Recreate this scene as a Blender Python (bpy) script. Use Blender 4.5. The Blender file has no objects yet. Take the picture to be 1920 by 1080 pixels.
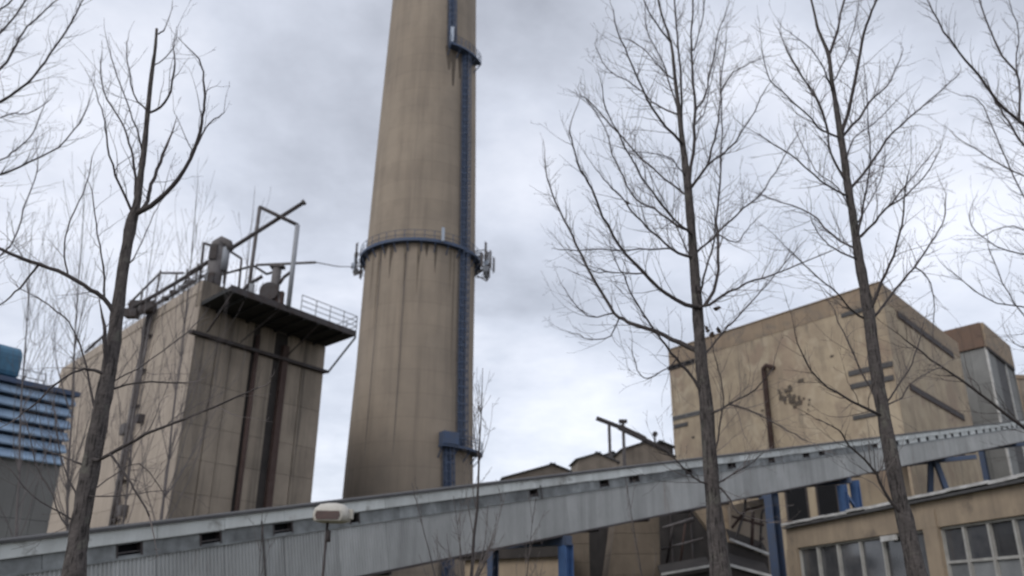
import bpy, math, random
from mathutils import Vector, Matrix

random.seed(7)
S = bpy.context.scene
COL = S.collection
# ------------------------------------------------------------------ camera
F = 1561.0                      # focal length in pixels of the 1920 wide photograph
PITCH = math.radians(21.3)
ROLL = 0.0100
CAM = Vector((0, 0, 1.6))
fw = Vector((0, math.cos(PITCH), math.sin(PITCH)))
u0 = Vector((0, -math.sin(PITCH), math.cos(PITCH)))
r0 = Vector((1, 0, 0))
RT = r0 * math.cos(ROLL) + u0 * math.sin(ROLL)
UP = u0 * math.cos(ROLL) - r0 * math.sin(ROLL)
cd = bpy.data.cameras.new('camera')
cam = bpy.data.objects.new('camera', cd)
COL.objects.link(cam)
m = Matrix.Identity(4)
for i in range(3):
    m[i][0], m[i][1], m[i][2], m[i][3] = RT[i], UP[i], -fw[i], CAM[i]
cam.matrix_world = m
cd.sensor_width = 36
cd.lens = F / 1920 * 36
cd.clip_end = 5000
cd.clip_start = 0.05
cd.dof.use_dof = True            # the phone's lens is slightly off focus
cd.dof.focus_distance = 3.0
cd.dof.aperture_fstop = (cd.lens / 1000) / 0.0098
S.camera = cam
# ------------------------------------------------------------------ exposure
S.view_settings.view_transform = 'Standard'
S.view_settings.look = 'None'
S.view_settings.exposure = 0.08
S.view_settings.gamma = 1
S.view_settings.use_curve_mapping = False
# ------------------------------------------------------------------ sun
SUN_DIR = Vector((-0.52, -0.68, 0.60)).normalized()
sd = bpy.data.lights.new('sun', 'SUN')
sd.energy = 0.95
sd.angle = math.radians(28)
sd.color = (1.0, 0.96, 0.90)
so = bpy.data.objects.new('sun', sd)
COL.objects.link(so)
so.rotation_euler = SUN_DIR.to_track_quat('Z', 'Y').to_euler()
so.location = (0, 0, 200)


def ray(px, py):
    return (fw * F + RT * (px - 960) + UP * (540 - py)).normalized()


def P(px, py, Y):
    d = ray(px, py)
    return CAM + d * (Y / d.y)


def PZ(px, py, Z):
    d = ray(px, py)
    return CAM + d * ((Z - CAM.z) / d.z)


def proj(p):
    v = p - CAM
    z = v.dot(fw)
    return 960 + F * v.dot(RT) / z, 540 - F * v.dot(UP) / z, z


def mpp(p):
    """metres per photograph pixel at p"""
    return (p - CAM).dot(fw) / F


# ------------------------------------------------------------------ world: overcast sky
W = bpy.data.worlds.new('World')
S.world = W
W.use_nodes = True
nt = W.node_tree
nt.nodes.clear()
N = nt.nodes.new
L = nt.links.new


def math_node(tree, op, a, b=None, clamp=False):
    n = tree.nodes.new('ShaderNodeMath')
    n.operation = op
    n.use_clamp = clamp
    for k, v in enumerate((a, b)):
        if v is None:
            continue
        if hasattr(v, 'is_linked') or hasattr(v, 'links'):
            tree.links.new(v, n.inputs[k])
        else:
            n.inputs[k].default_value = v
    return n.outputs[0]


out = N('ShaderNodeOutputWorld')
bg1 = N('ShaderNodeBackground')
bg2 = N('ShaderNodeBackground')
addsh = N('ShaderNodeAddShader')
sky = N('ShaderNodeTexSky')
sky.sky_type = 'NISHITA'
sky.sun_disc = False
sky.sun_elevation = math.asin(SUN_DIR.z)
sky.sun_rotation = math.atan2(SUN_DIR.x, SUN_DIR.y)
L(sky.outputs[0], bg1.inputs[0])
bg1.inputs[1].default_value = 0.018      # blue filtering through thin cloud
tc = N('ShaderNodeTexCoord')
nrm = N('ShaderNodeVectorMath'); nrm.operation = 'NORMALIZE'
L(tc.outputs['Generated'], nrm.inputs[0])
sep = N('ShaderNodeSeparateXYZ')
L(nrm.outputs[0], sep.inputs[0])
zz = math_node(nt, 'ADD', math_node(nt, 'ABSOLUTE', sep.outputs[2]), 0.22)
cx = math_node(nt, 'DIVIDE', sep.outputs[0], zz)
cy = math_node(nt, 'DIVIDE', sep.outputs[1], zz)
cmb = N('ShaderNodeCombineXYZ')
L(cx, cmb.inputs[0]); L(cy, cmb.inputs[1])
cmb.inputs[2].default_value = 3.7
n1 = N('ShaderNodeTexNoise')
n1.inputs['Scale'].default_value = 1.7
n1.inputs['Detail'].default_value = 7
n1.inputs['Roughness'].default_value = 0.52
n1.inputs['Distortion'].default_value = 0.35
L(cmb.outputs[0], n1.inputs['Vector'])
n2 = N('ShaderNodeTexNoise')
n2.inputs['Scale'].default_value = 5.0
n2.inputs['Detail'].default_value = 6
n2.inputs['Roughness'].default_value = 0.6
L(cmb.outputs[0], n2.inputs['Vector'])
val = math_node(nt, 'ADD', -0.175, math_node(nt, 'ADD', math_node(nt, 'MULTIPLY', n1.outputs['Fac'], 0.88), math_node(nt, 'MULTIPLY', n2.outputs['Fac'], 0.50)))


def cloud_mass(px, py, rad, amt, val):
    """a cloud bank (amt<0, grey) or break (amt>0, bright) where the photograph has one, ragged by the noise"""
    d = ray(px, py)
    dist = N('ShaderNodeVectorMath'); dist.operation = 'DISTANCE'
    L(nrm.outputs[0], dist.inputs[0])
    dist.inputs[1].default_value = d
    dd = math_node(nt, 'ADD', dist.outputs['Value'], math_node(nt, 'MULTIPLY', math_node(nt, 'SUBTRACT', n1.outputs['Fac'], 0.5), rad * 2.0))
    mr = N('ShaderNodeMapRange'); mr.interpolation_type = 'SMOOTHSTEP'
    L(dd, mr.inputs[0])
    mr.inputs[1].default_value = rad * 1.35
    mr.inputs[2].default_value = 0
    mr.inputs[3].default_value = 0
    mr.inputs[4].default_value = amt
    return math_node(nt, 'ADD', val, mr.outputs[0])


for a in ((600, 290, 0.19, -0.20), (960, 20, 0.12, -0.15), (1120, 470, 0.16, -0.06), (960, 620, 0.13, -0.13),
          (300, 90, 0.32, 0.15), (1090, 740, 0.11, 0.22), (990, 830, 0.06, 0.12), (1000, 420, 0.10, 0.06), (1150, 620, 0.10, -0.06), (1790, 430, 0.10, 0.18), (1800, 20, 0.12, -0.12),
          (1000, 350, 0.08, 0.09), (640, 860, 0.10, 0.05), (640, 700, 0.08, -0.09), (1850, 560, 0.1, -0.05), (1480, 130, 0.10, 0.09)):
    val = cloud_mass(*a, val)
cr = N('ShaderNodeValToRGB')
e = cr.color_ramp.elements
e[0].position = 0.10; e[0].color = (0.365, 0.385, 0.44, 1)
e[1].position = 0.80; e[1].color = (0.90, 0.92, 1.00, 1)
x = e.new(0.47); x.color = (0.64, 0.675, 0.765, 1)
L(val, cr.inputs[0])
L(cr.outputs[0], bg2.inputs[0])
bg2.inputs[1].default_value = 0.98
L(bg1.outputs[0], addsh.inputs[0]); L(bg2.outputs[0], addsh.inputs[1])
L(addsh.outputs[0], out.inputs[0])


# ------------------------------------------------------------------ materials
def mat(name, base, alt=None, scale=1.0, mix=0.6, rough=0.85, metal=0.0, streak=0.0, streak_col=(0.05, 0.045, 0.04),
        bump=0.15, bscale=None, rand=0.0, spec=0.3, streak_scale=1.2, patch=0.0, patch_col=(0.1, 0.08, 0.06)):
    M = bpy.data.materials.new(name)
    M.use_nodes = True
    t = M.node_tree
    b = t.nodes['Principled BSDF']
    b.inputs['Roughness'].default_value = rough
    b.inputs['Metallic'].default_value = metal
    b.inputs['Specular IOR Level'].default_value = spec
    geo = t.nodes.new('ShaderNodeNewGeometry')
    no = t.nodes.new('ShaderNodeTexNoise')
    no.inputs['Scale'].default_value = scale
    no.inputs['Detail'].default_value = 8
    no.inputs['Roughness'].default_value = 0.6
    t.links.new(geo.outputs['Position'], no.inputs['Vector'])
    mr = t.nodes.new('ShaderNodeMapRange')
    mr.inputs[1].default_value = 0.32; mr.inputs[2].default_value = 0.68
    mr.inputs[3].default_value = 0; mr.inputs[4].default_value = mix
    t.links.new(no.outputs['Fac'], mr.inputs[0])
    mx = t.nodes.new('ShaderNodeMix'); mx.data_type = 'RGBA'
    alt = alt or tuple(c * 0.7 for c in base)
    mx.inputs[6].default_value = (*base, 1); mx.inputs[7].default_value = (*alt, 1)
    t.links.new(mr.outputs[0], mx.inputs[0])
    cur = mx.outputs[2]
    if patch:
        np_ = t.nodes.new('ShaderNodeTexNoise')
        np_.inputs['Scale'].default_value = scale * 0.55
        np_.inputs['Detail'].default_value = 5
        ad = t.nodes.new('ShaderNodeVectorMath'); ad.operation = 'ADD'; ad.inputs[1].default_value = (31, 17, 9)
        t.links.new(geo.outputs['Position'], ad.inputs[0]); t.links.new(ad.outputs[0], np_.inputs['Vector'])
        m3 = t.nodes.new('ShaderNodeMapRange'); m3.inputs[1].default_value = 0.56; m3.inputs[2].default_value = 0.64
        m3.inputs[4].default_value = patch
        t.links.new(np_.outputs['Fac'], m3.inputs[0])
        mx3 = t.nodes.new('ShaderNodeMix'); mx3.data_type = 'RGBA'
        t.links.new(m3.outputs[0], mx3.inputs[0]); t.links.new(cur, mx3.inputs[6])
        mx3.inputs[7].default_value = (*patch_col, 1)
        cur = mx3.outputs[2]
    if streak:
        mp = t.nodes.new('ShaderNodeMapping')
        mp.inputs['Scale'].default_value = (streak_scale, streak_scale, 0.035 * streak_scale)
        t.links.new(geo.outputs['Position'], mp.inputs[0])
        ns = t.nodes.new('ShaderNodeTexNoise')
        ns.inputs['Scale'].default_value = 1.0
        ns.inputs['Detail'].default_value = 6
        ns.inputs['Roughness'].default_value = 0.65
        t.links.new(mp.outputs[0], ns.inputs['Vector'])
        m2 = t.nodes.new('ShaderNodeMapRange')
        m2.inputs[1].default_value = 0.45; m2.inputs[2].default_value = 0.75
        m2.inputs[3].default_value = 0; m2.inputs[4].default_value = streak
        t.links.new(ns.outputs['Fac'], m2.inputs[0])
        mx2 = t.nodes.new('ShaderNodeMix'); mx2.data_type = 'RGBA'
        t.links.new(m2.outputs[0], mx2.inputs[0]); t.links.new(cur, mx2.inputs[6])
        mx2.inputs[7].default_value = (*streak_col, 1)
        cur = mx2.outputs[2]
    if rand:
        oi = t.nodes.new('ShaderNodeObjectInfo')
        hs = t.nodes.new('ShaderNodeHueSaturation')
        vv = t.nodes.new('ShaderNodeMapRange')
        vv.inputs[3].default_value = 1 - rand; vv.inputs[4].default_value = 1 + rand
        t.links.new(oi.outputs['Random'], vv.inputs[0])
        t.links.new(vv.outputs[0], hs.inputs['Value']); t.links.new(cur, hs.inputs['Color'])
        cur = hs.outputs[0]
    t.links.new(cur, b.inputs['Base Color'])
    if bump:
        bp = t.nodes.new('ShaderNodeBump')
        bp.inputs['Strength'].default_value = bump
        bp.inputs['Distance'].default_value = 0.03
        nb = t.nodes.new('ShaderNodeTexNoise')
        nb.inputs['Scale'].default_value = bscale or scale * 6
        nb.inputs['Detail'].default_value = 6
        t.links.new(geo.outputs['Position'], nb.inputs['Vector'])
        t.links.new(nb.outputs['Fac'], bp.inputs['Height'])
        t.links.new(bp.outputs[0], b.inputs['Normal'])
    return M


M_ = {}
M_['shaft'] = mat('chimney_concrete', (0.325, 0.267, 0.208), (0.265, 0.222, 0.178), 0.35, 0.9, 0.9, streak=0.6,
                  streak_col=(0.175, 0.145, 0.115), streak_scale=1.1, bump=0.3, bscale=2.2)
M_['stain'] = mat('soot_stain', (0.085, 0.07, 0.058), (0.14, 0.115, 0.09), 0.9, 0.9, 0.95, bump=0.0)
M_['stain_soft'] = mat('runoff_stain', (0.165, 0.135, 0.105), (0.20, 0.165, 0.125), 0.9, 0.9, 0.95, bump=0.0)
M_['bluedark'] = mat('dark_blue_steel', (0.065, 0.098, 0.175), (0.085, 0.095, 0.12), 2.0, 0.7, 0.6, bump=0.1)
M_['blue'] = mat('painted_blue_steel', (0.075, 0.150, 0.32), (0.05, 0.09, 0.19), 1.2, 0.7, 0.5, bump=0.1, streak=0.4, streak_col=(0.04, 0.05, 0.08))
M_['bluelouvre'] = mat('faded_blue_sheet', (0.33, 0.44, 0.57), (0.22, 0.31, 0.43), 0.6, 0.8, 0.55, streak=0.35,
                       streak_col=(0.09, 0.12, 0.18), bump=0.1, rand=0.13)
M_['bluegap'] = mat('dark_louvre_backing', (0.07, 0.10, 0.15), None, 2, 0.5, 0.8)
M_['teal'] = mat('faded_teal_sheet', (0.07, 0.20, 0.31), (0.05, 0.12, 0.19), 1.4, 0.9, 0.5, streak=0.4, streak_col=(0.04, 0.07, 0.1))
M_['antenna'] = mat('pale_antenna_plastic', (0.42, 0.47, 0.55), (0.3, 0.34, 0.40), 3, 0.6, 0.5)
M_['panel_side'] = mat('pinkish_concrete_panel', (0.45, 0.38, 0.315), (0.37, 0.315, 0.26), 0.5, 0.8, 0.9, streak=0.3,
                       streak_col=(0.20, 0.17, 0.14), rand=0.05, bump=0.25)
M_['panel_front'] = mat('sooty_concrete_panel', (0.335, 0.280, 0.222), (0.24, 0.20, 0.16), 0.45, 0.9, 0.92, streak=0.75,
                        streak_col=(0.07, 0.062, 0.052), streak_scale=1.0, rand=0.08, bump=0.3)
M_['core'] = mat('dark_joint_concrete', (0.10, 0.085, 0.07), None, 1, 0.6, 0.95)
M_['underside'] = mat('shaded_canopy_concrete', (0.050, 0.050, 0.050), (0.03, 0.03, 0.032), 0.8, 0.9, 0.95, streak=0.3, streak_col=(0.02, 0.02, 0.02))  # canopy shading is put into this dark base colour
M_['rust'] = mat('rusty_brown_pipe', (0.085, 0.058, 0.050), (0.06, 0.035, 0.03), 1.5, 0.9, 0.8, streak=0.4, streak_col=(0.03, 0.02, 0.02))
M_['steel'] = mat('dull_grey_steel', (0.16, 0.15, 0.15), (0.09, 0.075, 0.07), 1.6, 0.9, 0.7, bump=0.15)
M_['steeldark'] = mat('dark_weathered_steel', (0.075, 0.07, 0.072), (0.05, 0.035, 0.03), 1.6, 0.9, 0.75)
M_['galv'] = mat('galvanised_steel', (0.33, 0.345, 0.37), (0.22, 0.22, 0.23), 1.6, 0.8, 0.55)
M_['corr'] = mat('grey_corrugated_sheet', (0.475, 0.48, 0.475), (0.37, 0.375, 0.37), 0.55, 0.85, 0.55, streak=0.5,
                 streak_col=(0.20, 0.20, 0.195), streak_scale=2.0, rand=0.09, bump=0.08)
M_['fascia'] = mat('pale_fascia_sheet', (0.66, 0.68, 0.66), (0.48, 0.49, 0.47), 0.7, 0.8, 0.6, streak=0.4,
                   streak_col=(0.25, 0.25, 0.23), streak_scale=1.6, rand=0.12, bump=0.1)
M_['band'] = mat('mottled_grey_sheet', (0.30, 0.315, 0.315), (0.12, 0.125, 0.125), 1.3, 1.0, 0.7, streak=0.5,
                 streak_col=(0.07, 0.07, 0.07), rand=0.22, bump=0.1)
M_['roofcap'] = mat('bitumen_roofing', (0.065, 0.063, 0.065), (0.12, 0.12, 0.12), 1.2, 0.7, 0.9)
M_['void'] = mat('dark_interior', (0.012, 0.012, 0.014), None, 1, 0.5, 0.9, bump=0)
M_['plaster'] = mat('ochre_render', (0.46, 0.375, 0.265), (0.345, 0.275, 0.20), 0.30, 1.0, 0.92, streak=0.55,
                    streak_col=(0.22, 0.175, 0.13), streak_scale=0.45, bump=0.3, bscale=1.5, patch=0.45, patch_col=(0.28, 0.225, 0.175))
M_['plaster_band'] = mat('brown_parapet_render', (0.35, 0.27, 0.19), (0.27, 0.205, 0.15), 0.3, 0.9, 0.9, streak=0.4, streak_col=(0.16, 0.12, 0.09), rand=0.06)
M_['brick'] = mat('red_brick_parapet', (0.175, 0.115, 0.085), (0.14, 0.10, 0.078), 0.5, 0.9, 0.9, streak=0.3, streak_col=(0.1, 0.07, 0.06))
M_['greywall'] = mat('grey_cladding', (0.235, 0.235, 0.225), (0.18, 0.18, 0.175), 0.4, 0.8, 0.8, streak=0.35, streak_col=(0.13, 0.13, 0.125), rand=0.07)
M_['greybase'] = mat('grey_rendered_wall', (0.215, 0.212, 0.20), (0.165, 0.16, 0.15), 0.5, 0.8, 0.9, streak=0.35, streak_col=(0.12, 0.115, 0.105), rand=0.05)
M_['slate'] = mat('slate_grey_slat', (0.11, 0.105, 0.105), (0.07, 0.07, 0.07), 1, 0.8, 0.8)
M_['yellow'] = mat('ochre_painted_concrete', (0.38, 0.30, 0.215), (0.27, 0.215, 0.16), 0.8, 0.9, 0.9, streak=0.5,
                   streak_col=(0.17, 0.14, 0.11), streak_scale=1.5, bump=0.25)
M_['coping'] = mat('whitened_coping', (0.62, 0.61, 0.59), (0.34, 0.33, 0.31), 1.6, 0.9, 0.8, bump=0.5)
M_['frame'] = mat('white_window_frame', (0.46, 0.45, 0.42), (0.30, 0.29, 0.27), 2.0, 0.8, 0.6, streak=0.3, streak_col=(0.2, 0.18, 0.16))
M_['glass'] = mat('dark_sky_tinted_glass', (0.05, 0.054, 0.062), (0.12, 0.12, 0.125), 0.9, 0.9, 0.10, bump=0.02, spec=0.9, rand=0.45)  # reflected sky is partly put into the base colour
M_['frosted'] = mat('whitewashed_glass', (0.23, 0.235, 0.235), (0.13, 0.135, 0.14), 0.9, 0.9, 0.4, bump=0.02, rand=0.3)
M_['roofbrown'] = mat('brown_wall_plaster', (0.32, 0.27, 0.22), (0.21, 0.175, 0.14), 0.5, 0.9, 0.9, streak=0.4, streak_col=(0.09, 0.075, 0.06))
M_['roofpale'] = mat('pale_roof_slope', (0.30, 0.28, 0.27), (0.22, 0.2, 0.19), 0.6, 0.8, 0.85)
M_['darkshed'] = mat('dark_brown_shed_wall', (0.06, 0.052, 0.048), (0.035, 0.032, 0.03), 0.8, 0.9, 0.95, streak=0.4, streak_col=(0.02, 0.02, 0.02))  # near-black brown all over, darker still in vertical streaks
M_['pier'] = mat('brown_pier_concrete', (0.18, 0.145, 0.11), (0.13, 0.105, 0.082), 0.7, 0.9, 0.92, streak=0.4, streak_col=(0.09, 0.075, 0.06), rand=0.06)
M_['bark'] = mat('grey_brown_bark', (0.118, 0.102, 0.096), (0.06, 0.053, 0.050), 9.0, 0.9, 0.95, bump=0.7, bscale=26,
                 patch=0.6, patch_col=(0.135, 0.13, 0.11))
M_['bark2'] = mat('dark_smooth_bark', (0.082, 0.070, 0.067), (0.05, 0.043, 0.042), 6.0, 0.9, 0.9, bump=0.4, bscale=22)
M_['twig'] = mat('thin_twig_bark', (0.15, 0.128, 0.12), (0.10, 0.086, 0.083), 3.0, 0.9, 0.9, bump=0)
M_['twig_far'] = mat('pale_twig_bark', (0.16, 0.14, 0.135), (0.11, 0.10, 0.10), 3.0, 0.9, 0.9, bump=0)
M_['leaf'] = mat('dead_leaf', (0.05, 0.035, 0.025), None, 6, 0.8, 0.9, bump=0)
M_['lamp'] = mat('cream_lamp_housing', (0.56, 0.53, 0.47), (0.42, 0.39, 0.34), 6, 0.8, 0.5, bump=0.05)
M_['lens'] = mat('dirty_brown_lens', (0.10, 0.055, 0.045), (0.06, 0.035, 0.03), 8, 0.8, 0.25, bump=0.02, spec=0.6)
M_['ground'] = mat('muddy_winter_ground', (0.10, 0.085, 0.06), (0.07, 0.075, 0.04), 0.3, 0.9, 0.98, bump=0.5)
M_['asphalt'] = mat('worn_asphalt', (0.055, 0.055, 0.057), (0.08, 0.078, 0.075), 0.6, 0.8, 0.9, bump=0.3)

# chimney shaft: pour rings and slip-form seams, fine relief on the concrete
t = M_['shaft'].node_tree
b = t.nodes['Principled BSDF']
src = b.inputs['Base Color'].links[0].from_socket
geo = t.nodes.new('ShaderNodeNewGeometry')
sp = t.nodes.new('ShaderNodeSeparateXYZ'); t.links.new(geo.outputs['Position'], sp.inputs[0])
nn = t.nodes.new('ShaderNodeTexNoise'); nn.inputs['Scale'].default_value = 0.25; t.links.new(geo.outputs['Position'], nn.inputs['Vector'])
zf = math_node(t, 'FRACT', math_node(t, 'ADD', math_node(t, 'MULTIPLY', sp.outputs[2], 1 / 2.5), math_node(t, 'MULTIPLY', nn.outputs['Fac'], 0.04)))
line = math_node(t, 'LESS_THAN', zf, 0.055)
cell = math_node(t, 'FLOOR', math_node(t, 'MULTIPLY', sp.outputs[2], 1 / 2.5))
wn = t.nodes.new('ShaderNodeTexWhiteNoise'); wn.noise_dimensions = '1D'; t.links.new(cell, wn.inputs['W'])
fac = math_node(t, 'ADD', math_node(t, 'MULTIPLY', line, 0.15), math_node(t, 'MULTIPLY', wn.outputs['Value'], 0.12))
mx = t.nodes.new('ShaderNodeMix'); mx.data_type = 'RGBA'
t.links.new(fac, mx.inputs[0]); t.links.new(src, mx.inputs[6]); mx.inputs[7].default_value = (0.12, 0.10, 0.085, 1)
t.links.new(mx.outputs[2], b.inputs['Base Color'])



def blotch(name, col, fac, scale=(1, 1, 1), lo=.5, hi=.62, off=0, rough=.62, height=None, distort=0.0):
    """weathering of its own shape on a material: noise islands, optionally thinning out below a height"""
    t_ = M_[name].node_tree
    b_ = t_.nodes['Principled BSDF']
    src_ = b_.inputs['Base Color'].links[0].from_socket
    g_ = t_.nodes.new('ShaderNodeNewGeometry')
    mp = t_.nodes.new('ShaderNodeMapping'); mp.inputs['Scale'].default_value = scale; mp.inputs['Location'].default_value = (off, off * 1.7, off * .6)
    t_.links.new(g_.outputs['Position'], mp.inputs[0])
    n_ = t_.nodes.new('ShaderNodeTexNoise'); n_.inputs['Scale'].default_value = 1; n_.inputs['Detail'].default_value = 9
    n_.inputs['Roughness'].default_value = rough; n_.inputs['Distortion'].default_value = distort
    t_.links.new(mp.outputs[0], n_.inputs['Vector'])
    v = n_.outputs['Fac']
    if height:
        s_ = t_.nodes.new('ShaderNodeSeparateXYZ'); t_.links.new(g_.outputs['Position'], s_.inputs[0])
        h_ = t_.nodes.new('ShaderNodeMapRange'); h_.clamp = True
        h_.inputs[1].default_value = height[0]; h_.inputs[2].default_value = height[1]
        h_.inputs[3].default_value = -height[2]; h_.inputs[4].default_value = height[2]
        t_.links.new(s_.outputs[2], h_.inputs[0])
        v = math_node(t_, 'ADD', v, h_.outputs[0])
    m_ = t_.nodes.new('ShaderNodeMapRange'); m_.clamp = True
    m_.inputs[1].default_value = lo; m_.inputs[2].default_value = hi; m_.inputs[4].default_value = fac
    t_.links.new(v, m_.inputs[0])
    x_ = t_.nodes.new('ShaderNodeMix'); x_.data_type = 'RGBA'
    t_.links.new(m_.outputs[0], x_.inputs[0]); t_.links.new(src_, x_.inputs[6]); x_.inputs[7].default_value = (*col, 1)
    t_.links.new(x_.outputs[2], b_.inputs['Base Color'])


# soot washed down the hopper building's front from its ledge and canopy joints
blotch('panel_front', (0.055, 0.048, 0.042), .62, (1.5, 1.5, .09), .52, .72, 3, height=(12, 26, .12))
blotch('panel_front', (0.34, 0.285, 0.225), .6, (.5, .5, .2), .50, .66, 9)
blotch('panel_front', (0.075, 0.065, 0.055), .8, (2.2, 2.2, .05), .58, .70, 19)
# patched and water stained render of the boiler house
blotch('bark', (0.025, 0.022, 0.021), .9, (34, 34, 5), .50, .62, 3)
blotch('fascia', (0.20, 0.12, 0.07), .5, (.6, .6, .9), .62, .70, 13)
blotch('corr', (0.24, 0.15, 0.10), .45, (1.2, 1.2, .2), .62, .74, 18)
blotch('plaster', (0.28, 0.20, 0.155), .5, (.16, .16, .13), .52, .62, 2, distort=.6)
blotch('plaster', (0.50, 0.42, 0.31), .6, (.22, .22, .16), .54, .62, 14, distort=.8)
blotch('plaster', (0.20, 0.165, 0.13), .75, (.7, .7, .13), .55, .70, 5)
blotch('plaster', (0.17, 0.14, 0.115), .8, (1.3, 1.3, 1.1), .64, .70, 25, distort=1.2)
blotch('plaster_band', (0.20, 0.17, 0.14), .7, (.3, .3, .5), .48, .62, 6)
blotch('shaft', (0.36, 0.30, 0.235), .5, (.16, .16, .10), .52, .66, 4)
blotch('shaft', (0.18, 0.15, 0.125), .5, (.9, .9, .05), .56, .72, 7)
blotch('fascia', (0.22, 0.21, 0.19), .7, (1.4, 1.4, 1.4), .58, .68, 3)
blotch('corr', (0.22, 0.20, 0.18), .6, (.7, .7, .5), .60, .72, 8)
blotch('panel_side', (0.24, 0.20, 0.17), .6, (.3, .3, .12), .50, .68, 12)
blotch('panel_side', (0.16, 0.135, 0.115), .6, (1.2, 1.2, .06), .58, .74, 2)
blotch('yellow', (0.16, 0.13, 0.105), .7, (.9, .9, .8), .56, .68, 4)
blotch('pier', (0.09, 0.075, 0.06), .7, (.6, .6, .2), .52, .68, 4)

# ------------------------------------------------------------------ mesh helpers
class MB:
    def __init__(s):
        s.v = []; s.f = []

    def corners(s, c):
        """8 corners: bottom four (ccw), top four"""
        k = len(s.v)
        s.v += [Vector(p) for p in c]
        for q in ((0, 3, 2, 1), (4, 5, 6, 7), (0, 1, 5, 4), (1, 2, 6, 5), (2, 3, 7, 6), (3, 0, 4, 7)):
            s.f.append(tuple(k + i for i in q))
        return s

    def box(s, c, size, ax=None):
        c = Vector(c)
        ax = ax or (Vector((1, 0, 0)), Vector((0, 1, 0)), Vector((0, 0, 1)))
        a, b_, d = (ax[i] * (size[i] / 2) for i in range(3))
        return s.corners([c - a - b_ - d, c + a - b_ - d, c + a + b_ - d, c - a + b_ - d,
                          c - a - b_ + d, c + a - b_ + d, c + a + b_ + d, c - a + b_ + d])

    def bar(s, a, b_, w, h=None, side=None):
        """square bar between two points"""
        a = Vector(a); b_ = Vector(b_); h = h or w
        d = (b_ - a); L_ = d.length
        if L_ < 1e-6:
            return s
        d.normalize()
        sd_ = side or (d.cross(Vector((0, 0, 1))) if abs(d.z) < 0.98 else Vector((1, 0, 0)))
        sd_ = Vector(sd_).normalized()
        up = sd_.cross(d).normalized()
        return s.box((a + b_) / 2, (w, L_, h), (sd_, d, up))

    def tube(s, pts, rad, n=6, cap=True):
        pts = [Vector(p) for p in pts]
        if not hasattr(rad, '__len__'):
            rad = [rad] * len(pts)
        k0 = len(s.v)
        ref = None
        for i, p in enumerate(pts):
            if i == 0: d = pts[1] - p
            elif i == len(pts) - 1: d = p - pts[i - 1]
            else: d = pts[i + 1] - pts[i - 1]
            if d.length < 1e-9: d = Vector((0, 0, 1))
            d.normalize()
            if ref is None:
                ref = d.cross(Vector((0.3, 0.8, 0.1))).normalized()
            ref = (ref - d * ref.dot(d)).normalized()
            o = d.cross(ref)
            for j in range(n):
                a = 2 * math.pi * j / n
                s.v.append(p + (ref * math.cos(a) + o * math.sin(a)) * rad[i])
        for i in range(len(pts) - 1):
            for j in range(n):
                a = k0 + i * n + j; b2 = k0 + i * n + (j + 1) % n
                s.f.append((a, b2, b2 + n, a + n))
        if cap:
            s.f.append(tuple(k0 + j for j in reversed(range(n))))
            e0 = k0 + (len(pts) - 1) * n
            s.f.append(tuple(e0 + j for j in range(n)))
        return s

    def poly_prism(s, front, back):
        k = len(s.v); n = len(front)
        s.v += [Vector(p) for p in front] + [Vector(p) for p in back]
        s.f.append(tuple(k + i for i in range(n)))
        s.f.append(tuple(k + n + i for i in reversed(range(n))))
        for i in range(n):
            j = (i + 1) % n
            s.f.append((k + i, k + n + i, k + n + j, k + j))
        return s

    def build(s, name, mt, parent=None, smooth=False):
        off = parent_loc(parent)
        me = bpy.data.meshes.new(name)
        me.from_pydata([tuple(p - off) for p in s.v], [], s.f)
        me.materials.append(M_[mt])
        if smooth:
            me.polygons.foreach_set('use_smooth', [True] * len(me.polygons))
        me.update()
        o = bpy.data.objects.new(name, me)
        COL.objects.link(o)
        if parent:
            o.parent = parent
        return o


LOC = {}


def parent_loc(p):
    return LOC.get(p.name, Vector((0, 0, 0))) if p else Vector((0, 0, 0))


def thing(name, label, cat, loc, group=None):
    o = bpy.data.objects.new(name, None)
    o.empty_display_size = 0.5
    o.location = loc
    COL.objects.link(o)
    LOC[o.name] = Vector(loc)
    o['label'] = label; o['category'] = cat
    if group: o['group'] = group
    return o


def sub(o, root):
    """remember that part o shares its thing's origin, so sub-parts can hang from it"""
    LOC[o.name] = LOC[root.name]
    return o


def tag(o, label=None, cat=None, group=None, kind=None):
    for k, v in (('label', label), ('category', cat), ('group', group), ('kind', kind)):
        if v: o[k] = v
    return o


UNIT = {}


def unit_box(mt):
    if mt not in UNIT:
        bb = MB().box((0, 0, 0), (1, 1, 1))
        me = bpy.data.meshes.new('panel')
        me.from_pydata([tuple(p) for p in bb.v], [], bb.f)
        me.materials.append(M_[mt])
        UNIT[mt] = me
    return UNIT[mt]


def place_unit(name, mt, parent, c, ax, size, mesh=None):
    o = bpy.data.objects.new(name, mesh or unit_box(mt))
    COL.objects.link(o)
    if parent: o.parent = parent
    c = Vector(c) - parent_loc(parent)
    mm = Matrix.Identity(4)
    for i in range(3):
        for j in range(3):
            mm[i][j] = ax[j][i] * size[j]
        mm[i][3] = c[i]
    o.matrix_local = mm
    return o


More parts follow.
